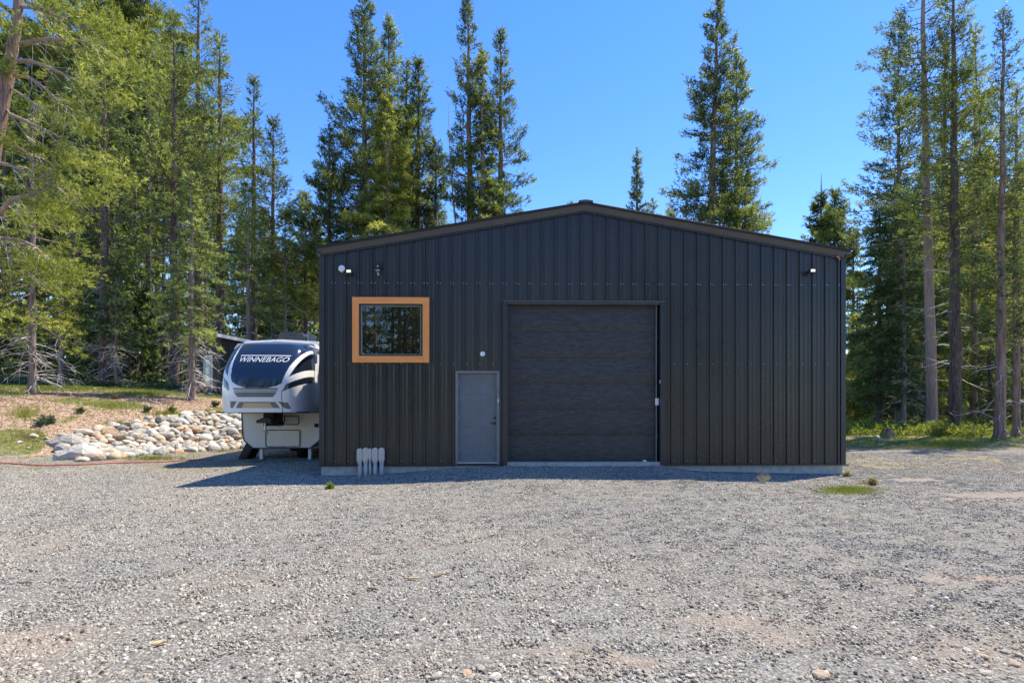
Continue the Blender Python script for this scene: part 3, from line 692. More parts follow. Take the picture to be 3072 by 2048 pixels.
# lettering, laid on the curved cap
def lettering():
    cu = bpy.data.curves.new('lettering', 'FONT'); cu.body = 'WINNEBAGO'; cu.size = 1; cu.offset = .004; cu.shear = .32; cu.space_character = 1.02
    to = bpy.data.objects.new('lettering_curve', cu); COL.objects.link(to)
    dg = bpy.context.evaluated_depsgraph_get(); dg.update(); me = bpy.data.meshes.new_from_object(to.evaluated_get(dg)); bpy.data.objects.remove(to)
    n = len(me.vertices); co = np.empty(n * 3, np.float32); me.vertices.foreach_get('co', co); co = co.reshape(-1, 3)
    x0, x1 = co[:, 0].min(), co[:, 0].max(); y0, y1 = co[:, 1].min(), co[:, 1].max()
    X = capx(418) + (co[:, 0] - x0) / (x1 - x0) * (capx(885) - capx(418)); Zc = capz(441) + (co[:, 1] - y0) / (y1 - y0) * (capz(394) - capz(443))
    Y = cap_y(X, Zc) - .006
    me.vertices.foreach_set('co', np.stack([X, Y, Zc], -1).astype(np.float32).ravel()); me.materials.clear(); me.materials.append(M['lettering']); me.update()
    link_mesh('lettering', me, cap)
    xs = np.linspace(capx(412), capx(890), 14); V = []
    for x in xs:
        for z in (capz(381), capz(374)): V.append((x, float(cap_y(np.array(x), np.array(z))) - .006, z))
    MB().add(V, [(2*i, 2*i+2, 2*i+3, 2*i+1) for i in range(13)]).build('lettering_bar', M['lettering'], cap)
lettering()
yb = 1.05
b = MB()   # upper nose section behind the cap
sec = lambda z: float(cap_w(np.array(z)))
zs = list(np.linspace(ZB, ZT, 9)); poly = [(-sec(z), z) for z in zs] + [(sec(z), z) for z in zs[::-1]]
nose = MB(); nose.prism([(-1.22, ZB), (1.22, ZB), (1.22, 3.42), (1.12, 3.55), (0, 3.62), (-1.12, 3.55), (-1.22, 3.42)], 1.72, 2.15); nose.build('nose_side', M['gel'], rv)
# strip joining the cap edge to the nose section
vs = []
for s in (-1, 1):
    for z in zs: vs.append((s * sec(z), float(cap_depth(np.array(z))) + 1.04, z))
    for z in zs: vs.append((s * 1.22, 1.73, min(z, 3.42)))
n9 = 9; fs = []
for s in (0, 1):
    for k in range(8): fs.append((s*18 + k, s*18 + k + 1, s*18 + 9 + k + 1, s*18 + 9 + k))
MB().add(vs, fs).build('cap_flange', M['gel'], rv)
xs = np.linspace(-1, 1, 21); vs = [(q * sec(ZT), float(cap_y(np.array(q * sec(ZT)), np.array(ZT))), ZT) for q in xs] + [(q * 1.12, 1.9, ZT + .06 * (1 - q * q) + .04) for q in xs]
MB().add(vs, [(k, k + 1, k + 22, k + 21) for k in range(20)]).build('cap_top', M['navy'], rv, smooth=True)
MB().box((-1.2, .62, ZB - .02), (1.2, 2.14, ZB + .02)).build('nose_floor', M['rubber'], rv)
body = MB(); body.prism([(-.86, .40), (.86, .40), (1.12, .62), (1.17, .80), (1.20, 1.46), (1.22, 1.6), (1.22, 3.55), (1.1, 3.68), (0, 3.74), (-1.1, 3.68), (-1.22, 3.55), (-1.22, 1.6), (-1.20, 1.46), (-1.17, .80), (-1.12, .62)], 2.16, 9.8)
body.build('body', M['bodygrey'], rv)
# black edge trim round the lower front
pts = [(-1.205, 2.15, 1.47), (-1.175, 2.15, .80), (-1.125, 2.15, .615), (-.86, 2.15, .395), (.86, 2.15, .395), (1.125, 2.15, .615), (1.175, 2.15, .80), (1.205, 2.15, 1.47)]
MB().tube(pts, .016, 8).build('edge_trim', M['rubber'], rv)
def rr(x0, x1, z0, z1, r, n=5):
    c = []
    for cx, cz, a0 in ((x1 - r, z1 - r, 0), (x0 + r, z1 - r, 90), (x0 + r, z0 + r, 180), (x1 - r, z0 + r, 270)):
        for k in range(n + 1): a = R(a0 + 90 * k / n); c.append((cx + r * math.cos(a), cz + r * math.sin(a)))
    return c
def lowx(cx): return (cx - 812) / 312
def lowz(cy): return .40 + (1280 - cy) / 312
for (a, b_, c, d) in ((652, 975, 975, 1055), (664, 985, 1108, 1268)):
    x0, x1, z0, z1 = lowx(a), lowx(b_), lowz(d), lowz(c)
    pts = [(x, 2.145, z) for x, z in rr(x0, x1, z0, z1, .06)]; pts.append(pts[0])
    hatch = MB().prism(rr(x0, x1, z0, z1, .06), 2.150, 2.158).build('hatch', M['bodygrey'], rv)
    MB().tube(pts, .014, 6, False).build('hatch_seal', M['rubber'], hatch)
    for xx in (x0 + .15, (x0 + x1) / 2, x1 - .15): MB().lathe([(.014, 2.149), (.011, 2.138)], (xx, 0, z0 + .035), 'y', 8).build('latch', M['chrome'], hatch)
MB().box((lowx(1122), 2.140, lowz(1082)), (lowx(1162), 2.1555, lowz(1046))).build('vent', M['rubber'], rv, bevel=.004)
# pin box, kingpin and cables under the nose
pb = MB(); pb.prism([(-.16, 1.10), (.12, 1.10), (.12, 1.5), (-.16, 1.5)], 1.2, 1.95); pb.build('pin_box', M['rubber'], rv, bevel=.01)
MB().prism([(-.28, 1.19), (.14, 1.19), (.14, 1.33), (-.05, 1.36), (-.28, 1.27)], 1.0, 1.55).build('pin_box_head', M['black'], rv, bevel=.015)
MB().tube([(-.08, 1.15, 1.19), (-.08, 1.15, .96)], [.03, .028], 10).build('kingpin', M['chrome'], rv)
MB().lathe([(.03, .99), (.09, .93), (.085, .90)], (-.08, 1.15, 0), 'z', 10).build('pin_lock', M['pvccover'], rv)
MB().tube([(.12, 1.35, 1.3), (.22, 1.4, 1.15), (.31, 1.45, 1.12), (.34, 1.5, 1.25), (.3, 1.6, 1.4)], .014, 6).build('cable', M['rubber'], rv)
MB().tube([(.12, 1.3, 1.25), (.20, 1.32, 1.08), (.30, 1.4, 1.10), (.3, 1.6, 1.3)], .010, 6).build('cable', M['rubber'], rv)
for xx in (-.68, .80):
    j = MB(); j.box((xx - .045, 2.3, -.02), (xx + .045, 2.39, .45)); jk = j.build('landing_jack', M['white'], rv)
    MB().box((xx - .11, 2.24, -.06), (xx + .11, 2.45, -.02)).build('jack_foot', M['chrome'], jk)
MB().add([(-1.42, 2.3, -.02), (-1.36, 2.9, -.02), (-1.02, 2.9, .56), (-1.10, 2.25, .58), (-.86, 2.2, .44), (-.92, 2.9, .42), (-1.14, 2.9, .0), (-1.18, 2.3, -.02)], [(0,1,2,3),(3,2,5,4),(4,5,6,7),(0,3,4,7),(1,6,5,2),(0,7,6,1)]).build('splash_guard', M['rubber'], rv)
for xx in (-.95, .95):
    for yy in (6.0, 6.95):
        wlathe = MB().lathe([(.2, -.13), (.36, -.12), (.385, -.07), (.385, .07), (.36, .12), (.2, .13)], (xx, yy, .37), 'x', 22)
        wh = wlathe.build('wheel', M['rubber'], rv); MB().lathe([(.05, -.1), (.19, -.08), (.19, .08), (.05, .1)], (xx, yy, .37), 'x', 16).build('rim', M['alu'], wh)
wh = MB().lathe([(.1, -.12), (.36, -.11), (.385, -.05), (.385, .05), (.36, .11), (.1, .12)], (.28, 3.3, .34), 'x', 22).build('spare_tyre', M['rubber'], rv)
MB().box((1.20, 1.95, 1.72), (1.50, 5.6, 3.22)).build('slide_out', M['gel'], rv, bevel=.02)
MB().box((1.495, 1.93, 1.70), (1.53, 5.62, 3.26)).build('slide_flange', M['rubber'], rv)
MB().tube([(1.25, .9, 3.38), (1.28, 9.0, 3.5)], .03, 8).build('gutter', M['gel'], rv)
ac = MB(); ac.prism([(-.33, 3.70), (.50, 3.70), (.52, 3.78), (.46, 3.98), (.38, 4.04), (-.2, 4.04), (-.30, 3.96), (-.36, 3.80)], 2.7, 3.6)
M['shroud'] = mat('dark_grey_shroud', (.045, .05, .06), .3, var=.3, scale=8)
acu = ac.build('air_conditioner', M['shroud'], rv, bevel=.03)
MB().box((.53, 2.8, 3.72), (.62, 3.5, 4.03)).build('vent_cover', M['chrome'], rv, bevel=.02)

# ------------------------------------------------------------------ shed on the terrace
M['shedwall'] = mat('black_shed_cladding', (.022, .021, .024), .7, var=.2, scale=4)
M['shedfascia'] = mat('grey_board', (.72, .70, .67), .7, var=.12)
M['greydoor'] = mat('grey_blue_door', (.28, .30, .32), .35)
Y0s = 30.0
def shed():
    c = ((663 - CX) / F * Y0s, Y0s); rz = R(50)
    g = gzf(c[0], c[1]); o = empty('garden_shed', (c[0], c[1], g), rz, 'small black mono pitch shed with pale fascia behind the trailer', 'shed')
    hT = CAMZ + (HZ - 1010) / F * Y0s - g
    Wf, Df = 5.2, 3.4; drop = .55
    b = MB(); b.add([(0,0,-.5),(Wf,0,-.5),(Wf,Df,-.5),(0,Df,-.5),(0,0,hT),(Wf,0,hT-drop),(Wf,Df,hT-drop),(0,Df,hT)],
                    [(0,1,5,4),(1,2,6,5),(2,3,7,6),(3,0,4,7),(4,5,6,7)]); b.build('wall', M['shedwall'], o)
    n = 13
    for k in range(n):   # front boards
        x0, x1 = Wf * k / n + .01, Wf * (k + 1) / n - .01; t0, t1 = hT - drop * x0 / Wf, hT - drop * x1 / Wf
        MB().add([(x0,-.02,-.4),(x1,-.02,-.4),(x1,0,-.4),(x0,0,-.4),(x0,-.02,t0-.02),(x1,-.02,t1-.02),(x1,0,t1-.02),(x0,0,t0-.02)],
                 [(0,1,5,4),(1,2,6,5),(3,0,4,7),(4,5,6,7)]).build('cladding_board', M['shedwall'], o)
    r = MB(); e = .35; r.add([(-e,-e,hT+.04),(Wf+e,-e,hT-drop-.03),(Wf+e,Df+e,hT-drop-.03),(-e,Df+e,hT+.04),(-e,-e,hT+.10),(Wf+e,-e,hT-drop+.03),(Wf+e,Df+e,hT-drop+.03),(-e,Df+e,hT+.10)],
                             [(0,3,2,1),(4,5,6,7),(0,1,5,4),(1,2,6,5),(2,3,7,6),(3,0,4,7)]); r.build('roof', M['roof'], o)
    MB().add([(-e-.02,-e-.03,hT-.06),(Wf+e,-e-.03,hT-drop-.13),(Wf+e,-e-.001,hT-drop-.13),(-e-.02,-e-.001,hT-.06),(-e-.02,-e-.03,hT+.13),(Wf+e,-e-.03,hT-drop+.05),(Wf+e,-e-.001,hT-drop+.05),(-e-.02,-e-.001,hT+.13)],
             [(0,3,2,1),(4,5,6,7),(0,1,5,4),(1,2,6,5),(2,3,7,6),(3,0,4,7)]).build('fascia', M['shedfascia'], o)
    # door in the left end wall, facing -x
    d0, d1, z0, z1 = 1.2, 2.2, .12, 2.2
    dr = MB(); dr.box((-.04, d0, z0), (-.01, d1, z1)); dr = dr.build('door', M['greydoor'], o)
    f = MB(); f.box((-.07, d0 - .09, z0), (-.002, d0, z1)); f.box((-.07, d1, z0), (-.002, d1 + .09, z1)); f.box((-.07, d0 - .09, z1), (-.002, d1 + .09, z1 + .09)); f.build('door_trim', M['white'], o)
    MB().box((-.05, d0 + .35, z0 + .2), (-.041, d1 - .12, z1 - .15)).build('pane', M['glass'], dr)
    MB().box((-.055, d0 + .22, z0 + .1), (-.041, d0 + .3, z1 - .1)).build('door_stile', M['white'], dr)
    MB().box((-.5, d0 - .1, -.3), (-.02, d1 + .1, z0 - .02)).build('step', M['shedwall'], o)
    return o
shed()

# ------------------------------------------------------------------ stone bank
def rock_mesh(name, seed, m, angular=.0):
    import bmesh
    bm = bmesh.new(); bmesh.ops.create_icosphere(bm, subdivisions=2, radius=1)
    r = np.random.default_rng(seed); ks = r.normal(0, 1.1, (5, 3)); ph = r.uniform(0, 6.28, 5)
    cuts = r.normal(0, 1, (7, 3)); cuts /= np.linalg.norm(cuts, axis=1)[:, None]; cd = r.uniform(.62, .92, 7)
    for v in bm.verts:
        p = np.array(v.co); f = 1 + .09 * sum(math.sin(float(k @ p) * 1.5 + a) for k, a in zip(ks, ph)); p = p * f
        for c, d in zip(cuts, cd):
            e = float(c @ p) - d
            if e > 0: p = p - c * e * (.75 if not angular else .97)
        v.co = p
    me = bpy.data.meshes.new(name); bm.to_mesh(me); bm.free(); me.materials.append(m)
    me.polygons.foreach_set('use_smooth', [not angular] * len(me.polygons)); return me
def rock_mat(name, c0, c1):
    m, t, b = nodes_of(name); n = noise(t, coords(t), 1.6, 7, .7, .4)
    oi = N(t, 'ShaderNodeObjectInfo')
    c = ramp(t, n, [(.3, c0), (.55, tuple((a + b_) / 2 for a, b_ in zip(c0, c1))), (.72, c1)])
    hsn = N(t, 'ShaderNodeHueSaturation'); t.links.new(c, hsn.inputs['Color']); t.links.new(math_n(t, 'MULTIPLY_ADD', oi.outputs['Random'], .6, .7), hsn.inputs['Value'])
    t.links.new(hsn.outputs[0], b.inputs['Base Color']); b.inputs['Roughness'].default_value = .85; bump(t, b, noise(t, coords(t), 5, 6, .7), .5, .12); return m
RM = [rock_mat('pale_granite', (.36, .335, .29), (.66, .62, .54)), rock_mat('tan_river_rock', (.34, .26, .18), (.58, .47, .35)),
      rock_mat('grey_rock', (.26, .245, .215), (.50, .475, .42)), rock_mat('rusty_rock', (.42, .26, .15), (.62, .45, .30)), rock_mat('cream_rock', (.42, .37, .29), (.66, .60, .50))]
rocks = [[rock_mesh('rock', 100 + i * 7 + k, RM[i], angular=(k >= 1)) for k in range(3)] for i in range(5)]
bank = empty('rock_bank', (-12.5, 19.5, gzf(-12.5, 19.5)), 0, 'sloping bank of pale tan and grey river rocks left of the trailer', 'rock bank')
boundary = [(188, 1374), (250, 1384), (330, 1378), (430, 1366), (520, 1362), (620, 1352), (730, 1346), (800, 1340), (800, 1238), (731, 1236), (660, 1240), (600, 1238), (520, 1250), (430, 1262), (350, 1282), (270, 1296), (178, 1312)]
def put_rock(x, y, s, mesh, zoff=.35, name='rock', parent=bank, fl=.62):
    o = bpy.data.objects.new(name, mesh); COL.objects.link(o); o.parent = parent
    bl = Vector(parent.location); o.location = (x - bl.x, y - bl.y, gzf(x, y) - bl.z + s * zoff * fl)
    o.scale = (s * random.uniform(.95, 1.45), s * random.uniform(.8, 1.1), s * random.uniform(.62, .95)); o.rotation_euler = (random.uniform(-.35, .35) + .25, random.uniform(-.35, .35), random.uniform(0, 6.28)); return o
def bank_rocks():
    placed = []; bx = np.array([p[0] for p in boundary]); n = 0; tries = 0
    while n < 292 and tries < 40000:
        tries += 1; px, py = random.uniform(175, 800), random.uniform(1234, 1384)
        if not inpoly(np.array(px), np.array(py), boundary): continue
        x, y = ground_hit(px, py)
        s = random.choice([.14, .16, .18, .2, .23, .27]); 
        if any((x - a) ** 2 + (y - b) ** 2 < ((s + c) * .68) ** 2 for a, b, c in placed): continue
        placed.append((x, y, s)); i = random.choices(range(5), [5, 3, 3, 1.2, 3])[0]
        put_rock(x, y, s, rocks[i][random.randrange(3)]); n += 1
    return n
print('rocks', bank_rocks())
x, y = ground_hit(246, 1376); o = put_rock(x, y, .50, rocks[0][2], .35, 'boulder', fl=.6); o.scale = (.78, .5, .36); o.rotation_euler = (.1, .1, .2)
x, y = ground_hit(212, 1338); o = put_rock(x, y, .42, rocks[0][2], .35, 'boulder'); o.scale = (.72, .45, .3); o.rotation_euler = (.2, .15, .3)
# stones sticking out of the yard gravel
def ground_stone(px, py, s, i, name='stone'):
    x, y = ground_hit(px, py); o = bpy.data.objects.new(name, rocks[i][random.randrange(3)]); COL.objects.link(o); o.parent = ground
    o.location = (x, y, gzf(x, y) + s * .2); o.scale = (s * random.uniform(.9, 1.3), s * .85, s * .6); o.rotation_euler = (random.uniform(-.3, .3), random.uniform(-.3, .3), random.uniform(0, 6)); return o
for px, py, s, i in [(1440, 2008, .036, 0), (1402, 2022, .028, 3), (1485, 2040, .042, 0), (2465, 2040, .05, 1), (2305, 2018, .03, 0), (1690, 1973, .018, 4), (1740, 2044, .034, 4), (1310, 2046, .04, 0), (1200, 2040, .02, 0), (1675, 2034, .022, 0), (2175, 1972, .02, 2), (1985, 2030, .024, 0), (1950, 2044, .03, 0), (1270, 1868, .022, 0),
                     (2900, 1960, .03, 4), (2950, 1975, .035, 1), (2995, 1990, .033, 0), (2860, 1985, .026, 4), (3040, 2005, .036, 1), (2920, 2010, .028, 0), (3020, 1968, .028, 2), (3060, 1975, .03, 4), (2880, 1945, .026, 2), (2960, 2035, .034, 4), (2830, 2025, .022, 0),
                     (300, 1882, .02, 2), (442, 1911, .018, 0), (752, 1833, .022, 2), (725, 1800, .018, 2), (100, 1310, .16, 4), (60, 1330, .09, 0), (140, 1316, .08, 0), (85, 1345, .07, 4), (2585, 1278, .34, 0), (2560, 1268, .3, 2), (2620, 1290, .3, 3), (2640, 1322, .2, 2), (2632, 1312, .16, 0)]:
    ground_stone(px, py, s, i)
for k in range(140):
    px = random.choice([random.gauss(2930, 90), random.gauss(1700, 330), random.uniform(0, 3072)]); py = 2052 - abs(random.gauss(0, 40))
    if 0 < px < 3072: ground_stone(px, py, random.uniform(.009, .022), random.choice([0, 0, 2, 4, 1]))

# ------------------------------------------------------------------ trees
def tube_np(P_, r, n):
    """P_ (k,3) path, r (k,) radii -> V, quads"""
    P_ = np.asarray(P_, float); d = np.gradient(P_, axis=0); d /= np.linalg.norm(d, axis=1)[:, None] + 1e-9
    ref = np.where(np.abs(d[:, 2:3]) > .9, [[1., 0, 0]], [[0, 0, 1.]]); u = np.cross(d, ref); u /= np.linalg.norm(u, axis=1)[:, None] + 1e-9; w = np.cross(d, u)
    a = np.arange(n) * 2 * np.pi / n
    V = P_[:, None] + (u[:, None] * np.cos(a)[None, :, None] + w[:, None] * np.sin(a)[None, :, None]) * (r[:, None, None] if r.ndim == 1 else r[:, :, None])
    i = np.arange(len(P_) * n).reshape(-1, n); j = np.roll(i, -1, 1)
    return V.reshape(-1, 3), np.stack([i[:-1], j[:-1], j[1:], i[1:]], -1).reshape(-1, 4)
class Acc:
    def __init__(s): s.V = []; s.F = []; s.n = 0
    def add(s, V, Fq): s.V.append(V); s.F.append(Fq + s.n); s.n += len(V)
    def get(s): return np.concatenate(s.V), np.concatenate(s.F)
def unit(v): return v / (np.linalg.norm(v, axis=-1, keepdims=True) + 1e-9)
def branches_np(rg, B, phi, L, el, curve, r0):
    """many thin curved branches at once, three-sided; returns V,Q"""
    n = len(B); t = np.array([0, .35, .7, 1.])[None, :, None]
    dh = np.stack([np.cos(phi), np.sin(phi), np.zeros(n)], -1)[:, None]; Ln = L[:, None, None]
    side = np.stack([-np.sin(phi), np.cos(phi), np.zeros(n)], -1)[:, None]
    wob = rg.normal(0, .06, (n, 4, 1)) * t * Ln
    Pm = B[:, None] + dh * t * Ln * np.cos(el)[:, None, None] + side * wob
    Pm[:, :, 2] += (t * Ln * np.sin(el)[:, None, None] + curve[:, None, None] * t ** 2 * Ln)[:, :, 0] + (rg.normal(0, .03, (n, 4, 1)) * t * Ln)[:, :, 0]
    rr_ = r0[:, None] * np.array([1, .65, .38, .12])[None]
    offs = np.array([[0, 1.], [.87, -.5], [-.87, -.5]])
    V = Pm[:, :, None] + (side[:, :, None] * offs[None, None, :, 0:1] + np.array([0, 0, 1.]) * offs[None, None, :, 1:2]) * rr_[:, :, None, None]
    idx = np.arange(n * 12).reshape(n, 4, 3); j = np.roll(idx, -1, 2)
    Q = np.stack([idx[:, :-1], j[:, :-1], j[:, 1:], idx[:, 1:]], -1).reshape(-1, 4)
    return V.reshape(-1, 3), Q, Pm
def needles(rg, T, D, tint, k, tl, ell, w):
    """T tuft centres, D tuft directions -> triangles"""
    n = len(T); Tk = np.repeat(T, k, 0); Dk = np.repeat(D, k, 0)
    rnd = unit(rg.normal(0, 1, (n * k, 3))); nd = unit(Dk * .75 + rnd * .85)
    o = Tk + Dk * (rg.random((n * k, 1)) - .35) * tl; l = ell * rg.uniform(.65, 1.25, (n * k, 1))
    s = unit(np.cross(nd, rg.normal(0, 1, (n * k, 3)))) * w * .5
    V = np.stack([o - s, o + s, o + nd * l], 1).reshape(-1, 3)
    return V, np.arange(n * k * 3).reshape(-1, 3), np.repeat(tint, k)
def crown_np(rg, H, zb, Rr, kind, nb, dens, k, tl, ell, w, one_side=None, gaps=.12, flat=1.0):
    t = np.sort(rg.random(nb)) ; t = (t + np.arange(nb) / nb) / 2
    zc = zb + (H - zb) * t * .985
    phi = np.arange(nb) * 2.399 + rg.normal(0, .5, nb)
    if kind == 'pine': prof_ = (1 - t) ** .75 * (.55 + .45 * np.minimum(1, t * 4 + .35)); el = R(-12) + R(50) * t + rg.normal(0, .14, nb); cv = .14 + rg.normal(0, .08, nb)
    elif kind == 'fir': prof_ = (1 - t) ** .9 * (.8 + .2 * np.minimum(1, t * 6)); el = R(-16) + R(36) * t + rg.normal(0, .08, nb); cv = -.12 + rg.normal(0, .06, nb)
    else: prof_ = np.full(nb, .75) * (1 - t) ** .45 * (.5 + .5 * np.minimum(1, t * 3 + .3)); el = R(-20) + R(55) * t + rg.normal(0, .2, nb); cv = .05 + rg.normal(0, .1, nb)
    clump = 1 + .28 * np.sin(zc * 1.1 + phi * 1.0 + rg.random() * 6) + .18 * np.sin(zc * 2.7 + phi * 2)
    L = np.maximum(.22, Rr * prof_ * clump * rg.uniform(.62, 1.15, nb)) + .12
    keep = rg.random(nb) > gaps * (t < .9)
    zc, phi, el, cv, L, t = [a[keep] for a in (zc, phi, el, cv, L, t)]
    B = np.stack([np.zeros_like(zc), np.zeros_like(zc), zc], -1)
    bV, bQ, Pm = branches_np(rg, B, phi, L, el, cv, .010 + .012 * L)
    nt_ = np.maximum(5, (L * dens * (1 + .15 * L)).astype(int)); rep = np.repeat(np.arange(len(L)), nt_); n = len(rep)
    s = rg.uniform(.22, 1.02, n) ** .8; lat = rg.uniform(-1, 1, n) * (.42 if kind != 'fir' else .5) * (1.08 - s) ** .8
    Lr = L[rep]; ph = phi[rep]
    dh = np.stack([np.cos(ph), np.sin(ph), np.zeros(n)], -1); sd_ = np.stack([-np.sin(ph), np.cos(ph), np.zeros(n)], -1)
    fwd = s * Lr * np.cos(el[rep]); T = dh * fwd[:, None] + sd_ * (lat * Lr)[:, None]
    T[:, 2] = B[rep, 2] + s * Lr * np.sin(el[rep]) + cv[rep] * s ** 2 * Lr + rg.normal(0, .05 if kind == 'fir' else .11, n) * flat - (np.abs(lat) * Lr * .12 if kind == 'fir' else -np.abs(lat) * Lr * .10)
    up = .55 if kind != 'fir' else .02
    D = unit(dh * .7 + sd_ * np.sign(lat)[:, None] * (.75 if kind == 'fir' else .35) + np.array([0, 0, up]) + rg.normal(0, .28 if kind != 'fir' else .15, (n, 3)))
    tint = np.clip(.25 + .45 * s ** 2 + rg.normal(0, .26, n) + .18 * rg.normal(0, 1, len(L))[rep], 0, 1)  # older inner needles darker, newer tips lighter, plus painted crown shade and highlights
    nV, nF, nT = needles(rg, T, D, tint, k, tl, ell, w)
    return (bV, bQ), (nV, nF, nT)

TREE_TRI = [0]
def tree(x, y, H, zb, Rr, kind='pine', leaf='needle', bark='bark', r0=.22, lean=(0, 0), nb=150, dens=11, k=8, tl=.2, ell=.22, w=.05, dead=40, deadlen=1.6,
         seed=0, label='', name='pine_tree', cat='tree', group=None, bend=0, gaps=.12, spire=0, fork=False):
    rg = np.random.default_rng(1000 + seed); z0 = gzf(x, y)
    o = empty(name, (x, y, z0), 0, label, cat, group)
    def bendf(V):
        q = V[:, 2] / H; V = V.copy(); V[:, 0] += lean[0] * V[:, 2] + bend * np.sin(np.clip(q * 5, 0, np.pi)) ; V[:, 1] += lean[1] * V[:, 2]; return V
    zz = np.concatenate([[-.4, 0, .12, .3, .6], np.linspace(1, H, 16)])
    rad = r0 * (1 - np.clip(zz, 0, H) / H) ** .75 + .012 + r0 * .42 * np.exp(-np.clip(zz, 0, 9) / .28)
    n = 12; lump = 1 + rg.normal(0, .05, (len(zz), n)) + .06 * np.sin(np.arange(n) * 3 * 2 * np.pi / n + rg.random() * 6)[None] * np.exp(-np.clip(zz, 0, 9) / .8)[:, None] * 2
    path = np.stack([rg.normal(0, .02, len(zz)) * zz.clip(0, 3) / 3, rg.normal(0, .02, len(zz)) * zz.clip(0, 3) / 3, zz], -1)
    V, Q = tube_np(path, rad[:, None] * lump, n)
    link_mesh('trunk', np_mesh('trunk', bendf(V), [Q], M[bark], True), o)
    if Rr > 0:
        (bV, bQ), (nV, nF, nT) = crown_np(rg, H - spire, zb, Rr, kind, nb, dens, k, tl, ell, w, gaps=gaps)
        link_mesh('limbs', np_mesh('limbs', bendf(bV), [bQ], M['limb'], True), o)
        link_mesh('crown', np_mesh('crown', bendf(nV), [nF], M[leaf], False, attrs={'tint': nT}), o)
        TREE_TRI[0] += len(nF)
    if dead:
        nd = dead; zc = rg.uniform(.12, 1.05, nd) * max(zb, 2); phi = rg.uniform(0, 6.28, nd); L = deadlen * rg.uniform(.3, 1.15, nd)
        B = np.stack([0 * zc, 0 * zc, zc], -1)
        V1, Q1, Pm = branches_np(rg, B, phi, L, R(-8) + rg.normal(0, .3, nd), -.25 + rg.normal(0, .25, nd), .011 + .012 * L)
        m = np.repeat(np.arange(nd), 4); tt = rg.integers(1, 4, len(m)); B2 = Pm[m, tt]
        V2, Q2, _ = branches_np(rg, B2, phi[m] + rg.normal(0, .9, len(m)), L[m] * rg.uniform(.2, .5, len(m)), rg.normal(-.3, .6, len(m)), rg.normal(-.2, .3, len(m)), np.full(len(m), .010))
        VV = np.concatenate([V1, V2]); QQ = np.concatenate([Q1, Q2 + len(V1)])
        link_mesh('dead_branches', np_mesh('dead_branches', bendf(VV), [QQ], M['twig'], True), o)
    return o

def ptree(px, base=None, Y=None, top=0, cw=100, cb=900, lean_px=0, **kw):
    """px/base/top/cw/cb are photograph pixels of the trunk foot, tree top, crown half-width and crown base"""
    if base is not None: x, y = ground_hit(px, base)
    else: y = Y; x = (px - CX) / F * Y
    g = gzf(x, y); H = CAMZ + (HZ - top) / F * y - g; zb = max(.6, CAMZ + (HZ - cb) / F * y - g); Rr = cw / F * y * (1.48 if 680 * 1.306 < px < 1940 * 1.306 else 1.3 if px < 900 else 1.45)
    kw.setdefault('r0', .012 * H)
    far = y / 30
    fir = kw.get('kind') == 'fir'
    kw.setdefault('k', 7 if fir else 9); kw['dens'] = kw.get('dens', 11) * (1.24 if 680 * 1.306 < px < 1940 * 1.306 else .68 if px < 900 else .98); kw.setdefault('gaps', .16 if px > 900 else .24)
    kw.setdefault('ell', (.20 if fir else .15) * max(.75, far)); kw.setdefault('w', .042 * max(.8, far)); kw.setdefault('tl', (.2 if fir else .34) * max(.8, far))
    return tree(x, y, H, zb, Rr, lean=(lean_px / F * y / H, 0), **kw)

